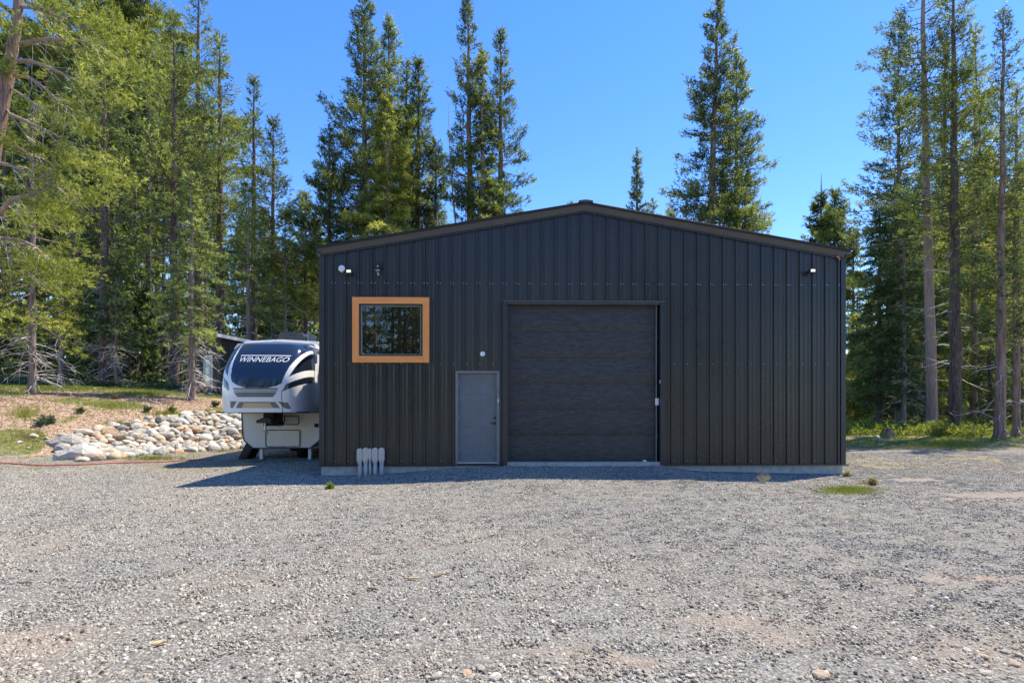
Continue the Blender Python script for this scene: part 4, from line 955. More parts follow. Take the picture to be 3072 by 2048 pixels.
S = 1.306
tl_ = [
 # left wood
 dict(px=60*S, Y=19, top=-420, cw=10, cb=-400, lean_px=0, skip=True),
 dict(px=75*S, base=905*S, top=250*S, cw=140, cb=760*S, kind='fir', leaf='yellow', bark='barkgrey', r0=.13, nb=150, dens=15, dead=50, deadlen=1.3, name='fir_tree', label='thin young fir with yellow green boughs, nearest trunk at the far left'),
 dict(px=100*S, base=862*S, top=-250, cw=190, cb=600*S, leaf='needledark', bark='barkdark', r0=.40, nb=170, dens=10, dead=90, deadlen=2.2, label='broad dark trunked pine just behind the thin young fir'),
 dict(px=188*S, base=862*S, top=-300, cw=230, cb=430*S, lean_px=45, leaf='needle', r0=.42, nb=190, dens=11, dead=110, deadlen=2.6, bend=.35, label='thick trunk pine leaning right with a curved flared foot'),
 dict(px=290*S, base=858*S, top=-200, cw=170, cb=560*S, leaf='needledark', bark='bark', r0=.36, nb=150, dens=10, dead=120, deadlen=2.2, label='reddish pine trunk between the leaning pine and the big straight one'),
 dict(px=333*S, base=892*S, top=-260, cw=215, cb=520*S, lean_px=10, leaf='needle', bark='barkgrey', r0=.40, nb=230, dens=12, dead=90, deadlen=2.0, label='big straight grey barked pine left of the garden shed'),
 dict(px=440*S, base=918*S, top=395*S, cw=80, cb=770*S, kind='fir', leaf='fir', bark='barkgrey', r0=.15, nb=190, dens=14, k=8, dead=90, deadlen=1.3, name='fir_tree', label='pale green fir with drooping boughs beside the black shed'),
 dict(px=505*S, Y=38, top=72*S, cw=105, cb=640*S, leaf='needle', bark='barkdark', nb=170, dens=9, dead=30, label='tall pointed pine rising behind the shed, tallest right of the big grey one'),
 dict(px=583*S, Y=41, top=170*S, cw=85, cb=700*S, leaf='needledark', bark='barkdark', nb=160, dens=9, dead=30, label='narrow pine with a pointed top between two others above the shed'),
 dict(px=628*S, Y=37, top=272*S, cw=88, cb=640*S, leaf='needledark', bark='barkdark', nb=150, dens=10, dead=30, label='dark pine with its outer edge against the sky left of the workshop'),
 dict(px=570*S, Y=33, top=420*S, cw=95, cb=720*S, kind='fir', leaf='fir', bark='barkgrey', nb=150, dens=12, dead=40, name='fir_tree', label='mid height light fir standing behind the shed roof'),
 dict(px=655*S, Y=35, top=480*S, cw=85, cb=700*S, kind='fir', leaf='yellow', bark='barkgrey', nb=130, dens=12, dead=30, name='fir_tree', label='bushy yellow green fir above the trailer roof'),
 dict(px=702*S, Y=40, top=440*S, cw=62, cb=720*S, leaf='needle', bark='barkdark', nb=130, dens=10, dead=20, label='small pine squeezed against the left roof corner of the workshop'),
 dict(px=722*S, Y=43, top=560*S, cw=60, cb=1150, kind='fir', leaf='fir', nb=130, dens=11, dead=0, name='fir_tree', label='broad low fir closing the view between trailer roof and workshop corner'),
 dict(px=730*S, Y=48, top=520*S, cw=70, cb=700*S, kind='fir', leaf='fir', nb=100, dens=10, dead=10, name='fir_tree', label='low fir peeping past the workshop wall above the trailer'),
 dict(px=4*S, base=880*S, top=100, cw=120, cb=700*S, leaf='yellow', bark='barkdark', r0=.12, nb=90, dens=10, dead=40, label='slim dark pine stem cut by the left edge of the picture'),
 dict(px=29*S, base=842*S, top=60, cw=120, cb=560*S, leaf='needledark', bark='barkdark', r0=.15, nb=110, dens=9, dead=60, label='second slim dark stem from the left edge'),
 dict(px=240*S, Y=33, top=40, cw=130, cb=640*S, leaf='needledark', bark='barkdark', nb=150, dens=8, dead=60, label='dark pine in the shade behind the leaning pine'),
 dict(px=400*S, Y=36, top=30, cw=150, cb=600*S, leaf='needle', bark='barkdark', nb=190, dens=9, dead=60, label='full crowned pine filling the gap right of the big grey trunk'),
 dict(px=455*S, Y=42, top=-60, cw=110, cb=560*S, leaf='needle', bark='barkdark', nb=170, dens=9, dead=30, label='very tall pine reaching past the picture top left of the pointed one'),
 dict(px=140*S, Y=31, top=540*S, cw=62, cb=760*S, kind='fir', leaf='yellow', bark='barkgrey', r0=.12, nb=120, dens=12, dead=30, name='fir_tree', label='low spreading yellow green fir in front of the dark left wood'),
 dict(px=335*S-90, Y=33, top=600*S, cw=55, cb=790*S, kind='fir', leaf='firblue', nb=110, dens=11, dead=40, name='fir_tree', label='short dull fir half hidden left of the big grey trunk'),
 # behind the workshop, left cluster
 dict(px=757*S, Y=36, top=292*S, cw=78, cb=640*S, leaf='needledark', bark='barkdark', nb=140, dens=10, dead=10, label='loose pine at the left end of the group behind the roof'),
 dict(px=838*S, Y=37, top=-25, cw=112, cb=620*S, leaf='needledark', bark='barkgrey', nb=240, dens=11, dead=10, gaps=.18, label='tallest pine of the left group behind the workshop roof'),
 dict(px=893*S, Y=40, top=40*S, cw=78, cb=560*S, leaf='needle', bark='barkdark', nb=210, dens=10, dead=5, label='tall pine touching the tallest one on its right'),
 dict(px=890*S, Y=35, top=215*S, cw=100, cb=660*S, kind='fir', leaf='yellow', bark='barkgrey', nb=230, dens=14, dead=5, name='fir_tree', label='bright yellow green fir in front of the left roof group'),
 dict(px=933*S, Y=42, top=135*S, cw=50, cb=560*S, leaf='needledark', bark='barkdark', nb=150, dens=10, dead=5, label='narrow pine, left one of a close pair behind the yellow fir'),
 dict(px=961*S, Y=41, top=136*S, cw=72, cb=560*S, leaf='needledark', bark='barkdark', nb=170, dens=10, dead=5, label='pine on the right of the close pair, beside the leaning bare snag'),
 dict(px=1001*S, Y=40, top=322*S, cw=45, cb=640*S, leaf='needledark', bark='barkdark', nb=110, dens=10, dead=5, label='small dark pine beside the foot of the bare snag'),
 # middle cluster
 dict(px=1084*S, Y=37, top=-25, cw=72, cb=610*S, lean_px=-12, leaf='needledark', bark='bark', nb=210, dens=10, dead=10, gaps=.2, label='tallest slim pine right of the leaning snag'),
 dict(px=1108*S, Y=36, top=112*S, cw=58, cb=620*S, kind='fir', leaf='needle', bark='barkgrey', nb=210, dens=13, dead=5, name='fir_tree', label='lighter conifer between the two slim pines above the roof'),
 dict(px=1150*S, Y=38, top=66*S, cw=74, cb=600*S, leaf='needledark', bark='bark', nb=190, dens=10, dead=10, gaps=.2, label='slim pine with a ragged right edge, right one above the left roof slope'),
 dict(px=1463*S, Y=58, top=348*S, cw=27, cb=640*S, leaf='needledark', bark='barkdark', nb=110, dens=10, dead=5, label='small narrow pine standing alone just right of the ridge'),
 dict(px=1500*S, Y=62, top=462*S, cw=22, cb=620*S, leaf='needle', nb=50, dens=9, dead=0, label='little pine tip showing over the roof beside the lone narrow pine'),
 dict(px=1538*S, Y=62, top=480*S, cw=20, cb=620*S, leaf='yellow', nb=50, dens=9, dead=0, label='little yellowish pine tip over the roof left of the tall right pine'),
 dict(px=1312*S, Y=66, top=462*S, cw=14, cb=620*S, leaf='needledark', nb=30, dens=9, dead=0, label='tiny tree tip just left of the roof ridge'),
 dict(px=1618*S, Y=35, top=-40, cw=88, cb=640*S, lean_px=42, leaf='needledark', bark='bark', r0=.36, nb=260, dens=11, dead=10, gaps=.15, label='tall reddish trunked pine leaning slightly right above the right roof slope'),
 dict(px=1692*S, Y=37, top=112*S, cw=82, cb=640*S, leaf='needle', bark='bark', r0=.26, nb=230, dens=11, dead=10, gaps=.15, label='full pine standing against the right side of the leaning reddish pine'),
 dict(px=1886*S, Y=52, top=398*S, cw=48, cb=640*S, spire=2.0, leaf='needledark', bark='barkdark', nb=140, dens=10, dead=5, label='pine with a bare dead spire just left of the right wood'),
 dict(px=1917*S, Y=50, top=438*S, cw=60, cb=700*S, leaf='needle', bark='barkdark', nb=150, dens=10, dead=5, label='bushy pine tucked right of the bare spired pine'),
 # right wood
 dict(px=1960*S, Y=48, top=520*S, cw=40, cb=900*S, leaf='yellow', bark='barkdark', nb=140, dens=11, dead=5, kind='fir', name='fir_tree', label='slender light fir hugging the right wall of the workshop'),
 dict(px=1968*S, Y=40, top=720*S, cw=50, cb=960*S, leaf='yellow', bark='barkdark', nb=120, dens=12, dead=5, kind='fir', name='fir_tree', label='short yellow green fir at the right workshop corner'),
 dict(px=2064*S, base=985*S, top=30*S, cw=115, cb=640*S, leaf='needledark', bark='barkgrey', r0=.19, nb=220, dens=11, dead=20, gaps=.2, label='dark open crowned pine at the left edge of the right wood'),
 dict(px=2142*S, base=993*S, top=-330, cw=105, cb=300*S, lean_px=-38, leaf='needledark', bark='barkpale', r0=.26, nb=170, dens=11, dead=8, gaps=.3, label='tall smooth pale pink trunk, most prominent pine of the right wood'),
 dict(px=2195*S, base=998*S, top=-90, cw=120, cb=560*S, lean_px=-8, leaf='needle', bark='barkdark', r0=.28, nb=210, dens=10, dead=26, deadlen=1.5, label='dark rough trunk just right of the smooth pale one'),
 dict(px=2236*S, base=985*S, top=60*S, cw=85, cb=740*S, lean_px=8, leaf='needle', bark='bark', r0=.22, nb=160, dens=10, dead=22, label='reddish trunk with a flared foot in the right wood'),
 dict(px=2297*S, base=1009*S, top=20*S, cw=82, cb=770*S, lean_px=10, leaf='needledark', bark='bark', r0=.20, nb=220, dens=10, dead=18, gaps=.2, label='straight pine with pointed top near the right picture edge'),
 dict(px=2335*S, base=1001*S, top=190*S, cw=90, cb=800*S, leaf='yellow', bark='bark', r0=.16, nb=180, dens=11, dead=12, label='thin reddish pine stem at the right picture edge'),
 dict(px=2076*S, base=990*S, top=400*S, cw=70, cb=820*S, kind='fir', leaf='firblue', bark='barkgrey', r0=.12, nb=170, dens=14, dead=30, name='fir_tree', label='pale stemmed young fir left of the smooth pale trunk'),
 dict(px=2020*S, Y=33, top=470*S, cw=95, cb=930*S, kind='fir', leaf='firblue', bark='barkdark', nb=230, dens=15, dead=5, name='fir_tree', label='dense dark layered fir at the left edge of the right wood'),
 dict(px=2055*S, Y=38, top=380*S, cw=90, cb=900*S, kind='fir', leaf='firblue', bark='barkdark', nb=200, dens=12, dead=5, name='fir_tree', label='taller dark fir behind the dense layered one'),
 dict(px=2105*S, base=988*S, top=560*S, cw=0, cb=700*S, lean_px=40, leaf='fir', bark='barkgrey', r0=.09, dead=40, label='thin grey dead stem leaning right beside the pale trunk'),
 dict(px=2250*S, Y=42, top=240*S, cw=90, cb=860*S, leaf='yellow', bark='barkdark', nb=190, dens=10, dead=20, label='lighter leafy pine deep in the right wood'),
 dict(px=2170*S, Y=46, top=80*S, cw=80, cb=760*S, leaf='needle', bark='barkdark', nb=180, dens=9, dead=20, label='pine behind the dark rough trunk in the right wood'),
 dict(px=2330*S, Y=36, top=450*S, cw=95, cb=880*S, kind='fir', leaf='fir', bark='barkdark', nb=150, dens=11, dead=10, name='fir_tree', label='bushy fir filling the wood behind the rightmost stems'),
 dict(px=2275*S, Y=33, top=650*S, cw=62, cb=960*S, kind='fir', leaf='yellow', bark='barkdark', nb=110, dens=13, dead=5, name='fir_tree', label='short bright fir between the flared trunk and the pointed pine on the right'),
 dict(px=2345*S, Y=31, top=620*S, cw=70, cb=940*S, kind='fir', leaf='fir', bark='barkdark', nb=110, dens=13, dead=5, name='fir_tree', label='low fir cut by the right picture edge'),
 dict(px=2120*S, Y=35, top=700*S, cw=55, cb=960*S, kind='fir', leaf='yellow', bark='barkdark', nb=90, dens=13, dead=5, name='fir_tree', label='little yellow green fir just left of the pale trunk foot'),
 dict(px=2150*S, Y=41, top=560*S, cw=100, cb=930*S, kind='fir', leaf='fir', bark='barkdark', nb=160, dens=11, dead=10, name='fir_tree', label='low bright fir behind the smooth pale trunk'),
]
for i, d in enumerate(tl_):
    if d.pop('skip', False): continue
    ptree(seed=i, **d)

# near leaning pine cut by the left edge, with long bare arching limbs
def leaning_pine():
    x, y = -20.6, 18.2; g = gzf(x, y); rg = np.random.default_rng(77)
    o = empty('pine_tree', (x, y, g), 0, 'near pine leaning in at the top left with long arching bare limbs', 'tree')
    pp = lambda px, py, dy=0: np.array([(px - CX) / F * (y + dy) - x, dy, CAMZ + (HZ - py) / F * (y + dy) - g])
    ctrl = [np.array([0, 0, -.4]), pp(-180, 1000), pp(-80, 760), pp(-12, 420), pp(22, 240), pp(52, 60), pp(62, -100), pp(70, -400)]
    path = []; 
    for a, b in zip(ctrl[:-1], ctrl[1:]):
        for k in range(5): path.append(a + (b - a) * k / 5)
    path = np.array(path); 
    for _ in range(3): path[1:-1] = (path[:-2] + path[1:-1] * 2 + path[2:]) / 4
    r = np.interp(np.arange(len(path)), [0, 10, len(path)], [.34, .24, .08]); V, Q = tube_np(path, r[:, None] * (1 + rg.normal(0, .04, (len(path), 12))), 12)
    link_mesh('trunk', np_mesh('trunk', V, [Q], M['bark'], True), o)
    limbs = [([(62, 135), (105, 122), (160, 118), (240, 122), (300, 140)], .07), ([(52, 185), (95, 182), (150, 205), (210, 232), (245, 250)], .06), ([(45, 228), (90, 232), (130, 260), (170, 300), (200, 325)], .05),
             ([(30, 345), (70, 360), (110, 380), (150, 400), (190, 455), (240, 490)], .055), ([(-5, 420), (40, 430), (90, 470), (130, 530), (190, 570), (250, 600)], .05), ([(0, 490), (40, 498), (80, 520), (130, 550), (170, 560)], .05),
             ([(60, 20), (110, 25), (170, 50), (230, 70), (290, 95)], .05), ([(-60, 720), (0, 712), (60, 720), (110, 740), (150, 790), (175, 820)], .06), ([(-90, 640), (-20, 660), (0, 650), (20, 600), (60, 590), (120, 580), (160, 560), (170, 535)], .085),
             ([(20, 330), (60, 380), (110, 460), (140, 520), (170, 545)], .03), ([(40, 270), (90, 300), (120, 330), (160, 345)], .03), ([(-10, 700), (15, 740), (35, 790), (40, 830)], .03)]
    limbs = [(a, b * 1.25) for a, b in limbs]; A_ = Acc(); T = []; D = []
    TW = Acc()
    for li, (pl, r_) in enumerate(limbs):
        dyt = rg.uniform(-1.6, .4); P_ = np.array([pp(a, b, dyt * i / (len(pl) - 1)) for i, (a, b) in enumerate(pl)])
        t = np.linspace(0, len(pl) - 1, 16); P_ = np.stack([np.interp(t, np.arange(len(pl)), P_[:, i]) for i in range(3)], -1)
        for _ in range(2): P_[1:-1] = (P_[:-2] + P_[1:-1] * 2 + P_[2:]) / 4
        V, Q = tube_np(P_, np.linspace(r_, r_ * .22, 16), 7); A_.add(V, Q)
        n = 26; m = rg.integers(3, 16, n); B = P_[m]; L = rg.uniform(.3, 1.2, n)
        V, Q, Pm = branches_np(rg, B, rg.uniform(-1.2, 1.2, n), L, rg.normal(-.4, .45, n), rg.normal(-.3, .3, n), .006 + .006 * L); TW.add(V, Q)
        for j in range(n):
            if m[j] > 8 and rg.random() < .55:
                q = 16; s = rg.random((q, 1)); T.append(Pm[j, 1] + (Pm[j, 3] - Pm[j, 1]) * s + rg.normal(0, .10, (q, 3))); D.append(unit(np.tile(Pm[j, 3] - Pm[j, 1], (q, 1)) * .8 + rg.normal(0, .5, (q, 3)) + [0, 0, .3]))
    V, Q = A_.get(); link_mesh('limbs', np_mesh('limbs', V, [Q], M['barkpale'], True), o)
    V, Q = TW.get(); link_mesh('dead_branches', np_mesh('dead_branches', V, [Q], M['twig'], True), o)
    # foliage sprays further out and overhead
    sprays = [(330, 110, 75), (300, 170, 80), (380, 200, 70), (260, 60, 70), (150, 20, 60), (350, 290, 70), (210, 480, 50), (300, 490, 70), (350, 540, 55), (260, 380, 40), (130, 610, 60), (90, 650, 70), (190, 650, 55), (60, 780, 80), (150, 800, 60), (20, 420, 40), (-20, 60, 80), (0, 200, 60), (230, 820, 60), (110, 450, 30), (280, 590, 45), (420, 120, 60)]
    for a, b, s in sprays:
        q = int(s * 2.6); dy = rg.uniform(-1.5, .8); c = pp(a, b, dy); sc = s / F * y
        off = rg.normal(0, .5, (q, 3)) * [sc, sc * .8, sc * .5]; T.append(c + off); D.append(unit(rg.normal(0, .5, (q, 3)) + [.5, 0, .2]))
    T = np.concatenate(T); D = np.concatenate(D); tint = np.clip(rg.normal(.55, .25, len(T)), 0, 1)
    V, Fq, tt = needles(rg, T, D, tint, 9, .13, .12, .022)
    link_mesh('crown', np_mesh('crown', V, [Fq], M['yellow'], attrs={'tint': tt}), o)
leaning_pine()

# bare snag leaning left behind the roof
def snag():
    Y = 38; x = (1050 * S - CX) / F * Y; g = gzf(x, Y); H = CAMZ + (HZ - 215 * S) / F * Y - g; rg = np.random.default_rng(3)
    o = empty('dead_snag', (x, Y, g), 0, 'bare grey dead tree leaning left between the roof groups', 'dead tree')
    zz = np.linspace(-.3, H, 12); lean = ((1000 - 1050) * S / F * Y) / (H * .8)
    zr = CAMZ + (HZ - 510 * S) / F * Y - g
    path = np.stack([(zz - zr) * lean * .9 + .15 * np.sin(zz * .3), 0 * zz, zz], -1); V, Q = tube_np(path, np.linspace(.17, .012, 12), 8); link_mesh('trunk', np_mesh('trunk', V, [Q], M['twig'], True), o)
    n = 60; zc = rg.uniform(.5, .99, n) * H; B = np.stack([(zc - zr) * lean * .9 + .15 * np.sin(zc * .3), 0 * zc, zc], -1); L = rg.uniform(.3, 1.1, n) * (1.1 - zc / H)
    V, Q, _ = branches_np(rg, B, rg.uniform(0, 6.28, n), L + .1, rg.normal(0, .3, n), rg.normal(0, .1, n), np.full(n, .012)); link_mesh('dead_branches', np_mesh('dead_branches', V, [Q], M['twig'], True), o)
snag()

# ---- distant woods as masses, and the wood behind the photographer (seen in the window)
def forest_mass(name, label, spots, leafs, seed, k=4, dens=4.2, nb=66):
    rg = np.random.default_rng(seed); VA = []; FA = []; TA = []; n = 0; A_ = Acc()
    for (x, y, H, Rr, zb) in spots:
        g = gzf(x, y); kind = 'fir' if rg.random() < .5 else 'pine'; far = math.hypot(x, y) / 30
        (bV, bQ), (nV, nF, nT) = crown_np(rg, H, zb, Rr, kind, nb if H > 11 else 44, dens, k, .35, .34 * max(.8, far), .095 * max(.8, far), gaps=.15)
        VA.append(nV + [x, y, g]); FA.append(nF + n); n += len(nV); TA.append(np.clip(nT + rg.normal(0, .12), 0, 1))
        zz = np.linspace(-.3, H, 5); V, Q = tube_np(np.stack([0 * zz, 0 * zz, zz], -1), np.linspace(.012 * H, .01, 5), 6); A_.add(V + [x, y, g], Q)
    tv, tq = A_.get(); V = np.concatenate(VA + [tv]); Fn = np.concatenate(FA)
    o = link_mesh(name, np_mesh(name, V, [Fn, tq + n], [M[leafs], M['barkdark']], matidx=np.concatenate([np.zeros(len(Fn)), np.ones(len(tq))]), attrs={'tint': np.concatenate(TA + [np.zeros(len(tq))])}))
    TREE_TRI[0] += len(Fn)
    return tag(o, label, 'forest', kind='stuff')
rg = np.random.default_rng(42)
sp = []
for k in range(44):     # left: pixel column to world column at depth
    Y = rg.uniform(44, 85); px = rg.uniform(-120, 900); top = np.interp(px, [0, 500, 620, 760, 860, 960], [100, 150, 330, 520, 720, 760]) + rg.uniform(0, 250)
    x = (px - CX) / F * Y; H = CAMZ + (HZ - top) / F * Y - gzf(x, Y); sp.append((x, Y, H, rg.uniform(2, 3.2), rg.uniform(.0, .15) * H + .3))
for k in range(46):
    Y = rg.uniform(42, 60); px = rg.uniform(-120, 960); x = (px - CX) / F * Y; sp.append((x, Y, rg.uniform(5, 10), rg.uniform(1.6, 2.4), .2))
forest_mass('distant_forest', 'dense mass of conifers deep in the wood on the left', sp, 'needledark', 1)
sp = []
for k in range(46):
    Y = rg.uniform(50, 95); px = rg.uniform(2560, 3200); top = np.interp(px, [2560, 2640, 2760, 3100], [960, 760, 420, 380]) + rg.uniform(0, 320)
    x = (px - CX) / F * Y; H = CAMZ + (HZ - top) / F * Y - gzf(x, Y); sp.append((x, Y, H, rg.uniform(1.8, 3), rg.uniform(.0, .12) * H + .3))
for k in range(38):
    Y = rg.uniform(44, 62); px = rg.uniform(2530, 3180); x = (px - CX) / F * Y; sp.append((x, Y, rg.uniform(5, 9.5), rg.uniform(1.6, 2.4), .2))
forest_mass('distant_forest', 'dense mass of conifers deep in the wood on the right', sp, 'needle', 2)
sp = [(rg.uniform(-30, 26), rg.uniform(-34, -15), rg.uniform(16, 27), rg.uniform(2.2, 3.4), rg.uniform(1.5, 5)) for k in range(34)] + [(rg.uniform(-17, -4), rg.uniform(-20, -11), rg.uniform(11, 19), rg.uniform(2.2, 3), .8) for k in range(12)]
forest_mass('forest_behind_camera', 'conifer wood across the yard, mirrored in the workshop window', sp, 'needle', 3, k=5, dens=6.5, nb=90)
# low undergrowth bushes in the woods
def bushes(name, label, spots, leafs, seed):
    rg = np.random.default_rng(seed); T = []; D = []
    for x, y, r in spots:
        q = int(60 * r + 30); p = rg.normal(0, .5, (q, 3)) * [r, r, r * .5]; p[:, 2] = np.abs(p[:, 2]); T.append(p + [x, y, gzf(x, y)]); D.append(unit(rg.normal(0, .6, (q, 3)) + [0, 0, .7]))
    T = np.concatenate(T); D = np.concatenate(D); V, Fq, tt = needles(rg, T, D, np.clip(rg.normal(.5, .25, len(T)), 0, 1), 5, .15, .16, .06)
    tag(link_mesh(name, np_mesh(name, V, [Fq], M[leafs], attrs={'tint': tt})), label, 'undergrowth', kind='stuff')
rg = np.random.default_rng(8)
sp = []
for k in range(380):
    y = rg.uniform(26, 50); px = rg.uniform(2530, 3150); sp.append(((px - CX) / F * y, y, rg.uniform(.3, 1.1)))
bushes('undergrowth', 'bright low leafy undergrowth beneath the right wood', sp, 'grass', 1)
sp = []
for k in range(240):
    y = rg.uniform(30, 46); px = rg.uniform(-60, 960); sp.append(((px - CX) / F * y, y, rg.uniform(.3, .9)))
bushes('undergrowth', 'dull green undergrowth in the shade of the left wood', sp, 'bush', 2)
print('tree tris', TREE_TRI, sum(len(o.data.polygons) for o in bpy.data.objects if o.type == 'MESH'))

# ------------------------------------------------------------------ grass
def blades(name, label, pts, hgt, leafs, seed, n=6, spread=.06, w=.010, cat='grass', kind='stuff'):
    rg = np.random.default_rng(seed); pts = np.asarray(pts); m = len(pts); B = np.repeat(pts, n, 0); B = B + np.stack([rg.normal(0, spread, m * n), rg.normal(0, spread, m * n), np.zeros(m * n)], -1)
    B[:, 2] = gz(B[:, 0], B[:, 1]) - .01; h = np.repeat(np.broadcast_to(hgt, (m,)), n) * rg.uniform(.5, 1.2, m * n)
    a = rg.uniform(0, 6.28, m * n); s = np.stack([np.cos(a), np.sin(a), 0 * a], -1) * w * .5; le = rg.normal(0, .35, (m * n, 2)) * h[:, None]
    tip = B + np.concatenate([le, h[:, None]], 1); V = np.stack([B - s, B + s, tip], 1).reshape(-1, 3)
    o = link_mesh(name, np_mesh(name, V, [np.arange(m * n * 3).reshape(-1, 3)], M[leafs], attrs={'tint': np.repeat(np.clip(rg.normal(.5, .25, m), 0, 1), n)}))
    return tag(o, label, cat, kind=kind)
def scatter(n, x0, x1, y0, y1, f, rg):
    x = rg.uniform(x0, x1, n); y = rg.uniform(y0, y1, n); p = f(x, y); k = rg.random(n) < p; return np.stack([x[k], y[k], 0 * x[k]], -1)
rg = np.random.default_rng(21)
vis = lambda x, y: (np.abs(x / y) < 1.02)
inbank = lambda x, y: inpoly(CX + x / y * F, HZ - (gz(x, y) - CAMZ) / y * F, boundary)
nz = lambda x, y: .5 + .5 * np.sin(x * 1.9 + 1.3 * np.sin(y * 1.7)) * np.sin(y * 2.3 + np.sin(x * 2.9))
pts = scatter(30000, -40, -5, 17, 42, lambda x, y: zone(x, y)[0] * vis(x, y) * ~inbank(x, y) * (.3 + nz(x, y)), rg)
blades('meadow_grass', 'green grass over the terrace under the left trees', pts, .16, 'grass', 31, 5, .09, .016)
pts = scatter(16000, 7, 45, 20.5, 44, lambda x, y: zone(x, y)[0] * vis(x, y) * (.2 + nz(x, y)), rg)
blades('forest_grass', 'green grass along the edge of the right wood', pts, .20, 'grass', 32, 5, .1, .018)
pts = scatter(26000, -22, -3.6, 10, 21, lambda x, y: zone(x, y)[2] * vis(x, y) * .55 * nz(x, y) * ~inbank(x, y) * ((x < -4.8) | (y < 11.6)), rg)
p2 = scatter(9000, 7.9, 20, 12.2, 18, lambda x, y: zone(x, y)[2] * vis(x, y) * .5 * nz(x, y), rg); p3 = scatter(6000, 7.9, 26, 20, 22.5, lambda x, y: .6 * vis(x, y) + 0 * x, rg)
blades('dry_grass', 'sparse dry grass on the gravel edges of the yard', np.concatenate([pts, p2, p3]), .055, 'drygrass', 33, 4, .07, .010)
pts = scatter(7000, -30, -8, 17, 26, lambda x, y: (zone(x, y)[1] * (zone(x, y)[0] < .4)) * vis(x, y) * .35 * ~inbank(x, y), rg)
blades('dry_tufts', 'straw coloured tufts on the bare dirt slope', pts, .07, 'drygrass', 34, 4, .08, .012)
# wood chips littering the dirt slope
rg = np.random.default_rng(77)
pts = scatter(90000, -32, -8, 16.5, 27, lambda x, y: zone(x, y)[1] * (1 - .8 * zone(x, y)[0]) * vis(x, y) * .8 * ~inbank(x, y), rg)
m_ = len(pts); pts[:, 2] = gz(pts[:, 0], pts[:, 1]) + .012; a_ = rg.uniform(0, 6.28, m_); l_ = rg.uniform(.02, .07, m_); w_ = l_ * rg.uniform(.25, .6, m_)
d_ = np.stack([np.cos(a_) * l_, np.sin(a_) * l_, rg.normal(0, .012, m_)], -1); e_ = np.stack([-np.sin(a_) * w_, np.cos(a_) * w_, rg.normal(0, .012, m_)], -1)
V = np.stack([pts - d_, pts + e_, pts + d_], 1).reshape(-1, 3)
M['chip'] = leaf_mat('wood_chips', (.14, .085, .05), (.38, .27, .19), (.66, .52, .40), .02)
tag(link_mesh('wood_chips', np_mesh('wood_chips', V, [np.arange(m_ * 3).reshape(-1, 3)], M['chip'], attrs={'tint': np.clip(rg.normal(.5, .3, m_), 0, 1)})), 'pale wood chips scattered over the bare dirt slope on the left', 'wood chips', kind='stuff')
# patches
def patch(px0, px1, py0, py1, n, hgt, leaf, label, seed, name='grass_patch'):
    r = np.random.default_rng(seed); P_ = []
    for _ in range(n):
        a, q = r.uniform(0, 6.28), abs(r.normal(0, .55)); px = (px0 + px1) / 2 + (px1 - px0) / 2 * q * math.cos(a); py = (py0 + py1) / 2 + (py1 - py0) / 2 * q * math.sin(a)
        x, y = ground_hit(px, py); P_.append((x, y, 0))
    blades(name, label, P_, hgt, leaf, seed, 5, .03, .010)
patch(2450, 2640, 1458, 1484, 1700, .05, 'grass', 'long low green grass patch in the gravel near the right workshop corner', 51)
patch(2560, 2645, 1446, 1456, 260, .04, 'drygrass', 'thin olive grass streak just above the green patch', 52)
patch(300, 620, 1366, 1386, 420, .10, 'grass', 'grass fringe along the foot of the rock bank', 53)
patch(560, 760, 1345, 1362, 260, .09, 'drygrass', 'tan grass fringe between rock bank and trailer', 54)
patch(190, 460, 1186, 1250, 500, .14, 'grass', 'bright green grass patch on the dirt slope above the rocks', 55)
patch(330, 560, 1170, 1192, 700, .14, 'grass', 'green grass strip below the big grey trunk', 60)
patch(20, 330, 1150, 1180, 900, .16, 'grass', 'long green grass under the young fir on the upper slope', 61)
patch(0, 160, 1285, 1340, 420, .09, 'drygrass', 'dry grass among the loose stones at the lower left', 62)
patch(0, 160, 1210, 1275, 420, .14, 'grass', 'green grass patch at the left edge of the dirt slope', 56)
patch(290, 420, 1262, 1288, 160, .16, 'grass', 'grass tufts topping the left end of the rock bank', 57)
patch(430, 570, 1232, 1254, 220, .18, 'grass', 'taller grass behind the top of the rock bank', 58)
patch(2710, 2990, 1312, 1358, 600, .22, 'grass', 'sunlit fresh green grass at the road edge by the right wood', 59)
# bushy plants on the slope
def plant(px, py, h, r, leaf, label, seed, name='shrub', cat='plant', group=None, spiky=False):
    x, y = ground_hit(px, py); g = gzf(x, y); rg = np.random.default_rng(seed); o = empty(name, (x, y, g), 0, label, cat, group)
    n = 26; phi = rg.uniform(0, 6.28, n); V, Q, Pm = branches_np(rg, np.zeros((n, 3)), phi, np.full(n, h) * rg.uniform(.6, 1.1, n), R(90) - rg.uniform(.1, 1.0, n) * r / h * .8, np.zeros(n), np.full(n, .004))
    link_mesh('stem', np_mesh('stem', V, [Q], M['twig' if spiky else 'limb']), o)
    q = 14; T = (Pm[:, None, 1] + (Pm[:, None, 3] - Pm[:, None, 1]) * rg.random((n, q, 1))).reshape(-1, 3) + rg.normal(0, .02, (n * q, 3)); D = unit(rg.normal(0, .7, (n * q, 3)) + [0, 0, .5])
    V, Fq, tt = needles(rg, T, D, np.clip(rg.normal(.5, .25, n * q), 0, 1), 3 if not spiky else 1, .04, .06 if not spiky else .03, .02 if not spiky else .008)
    link_mesh('leaves', np_mesh('leaves', V, [Fq], M[leaf], attrs={'tint': tt}), o)
plant(125, 1278, .36, .45, 'bush', 'blue green bush low on the left dirt slope', 1)
plant(150, 1272, .30, .4, 'bush', 'second blue green bush touching the first on its right', 2)
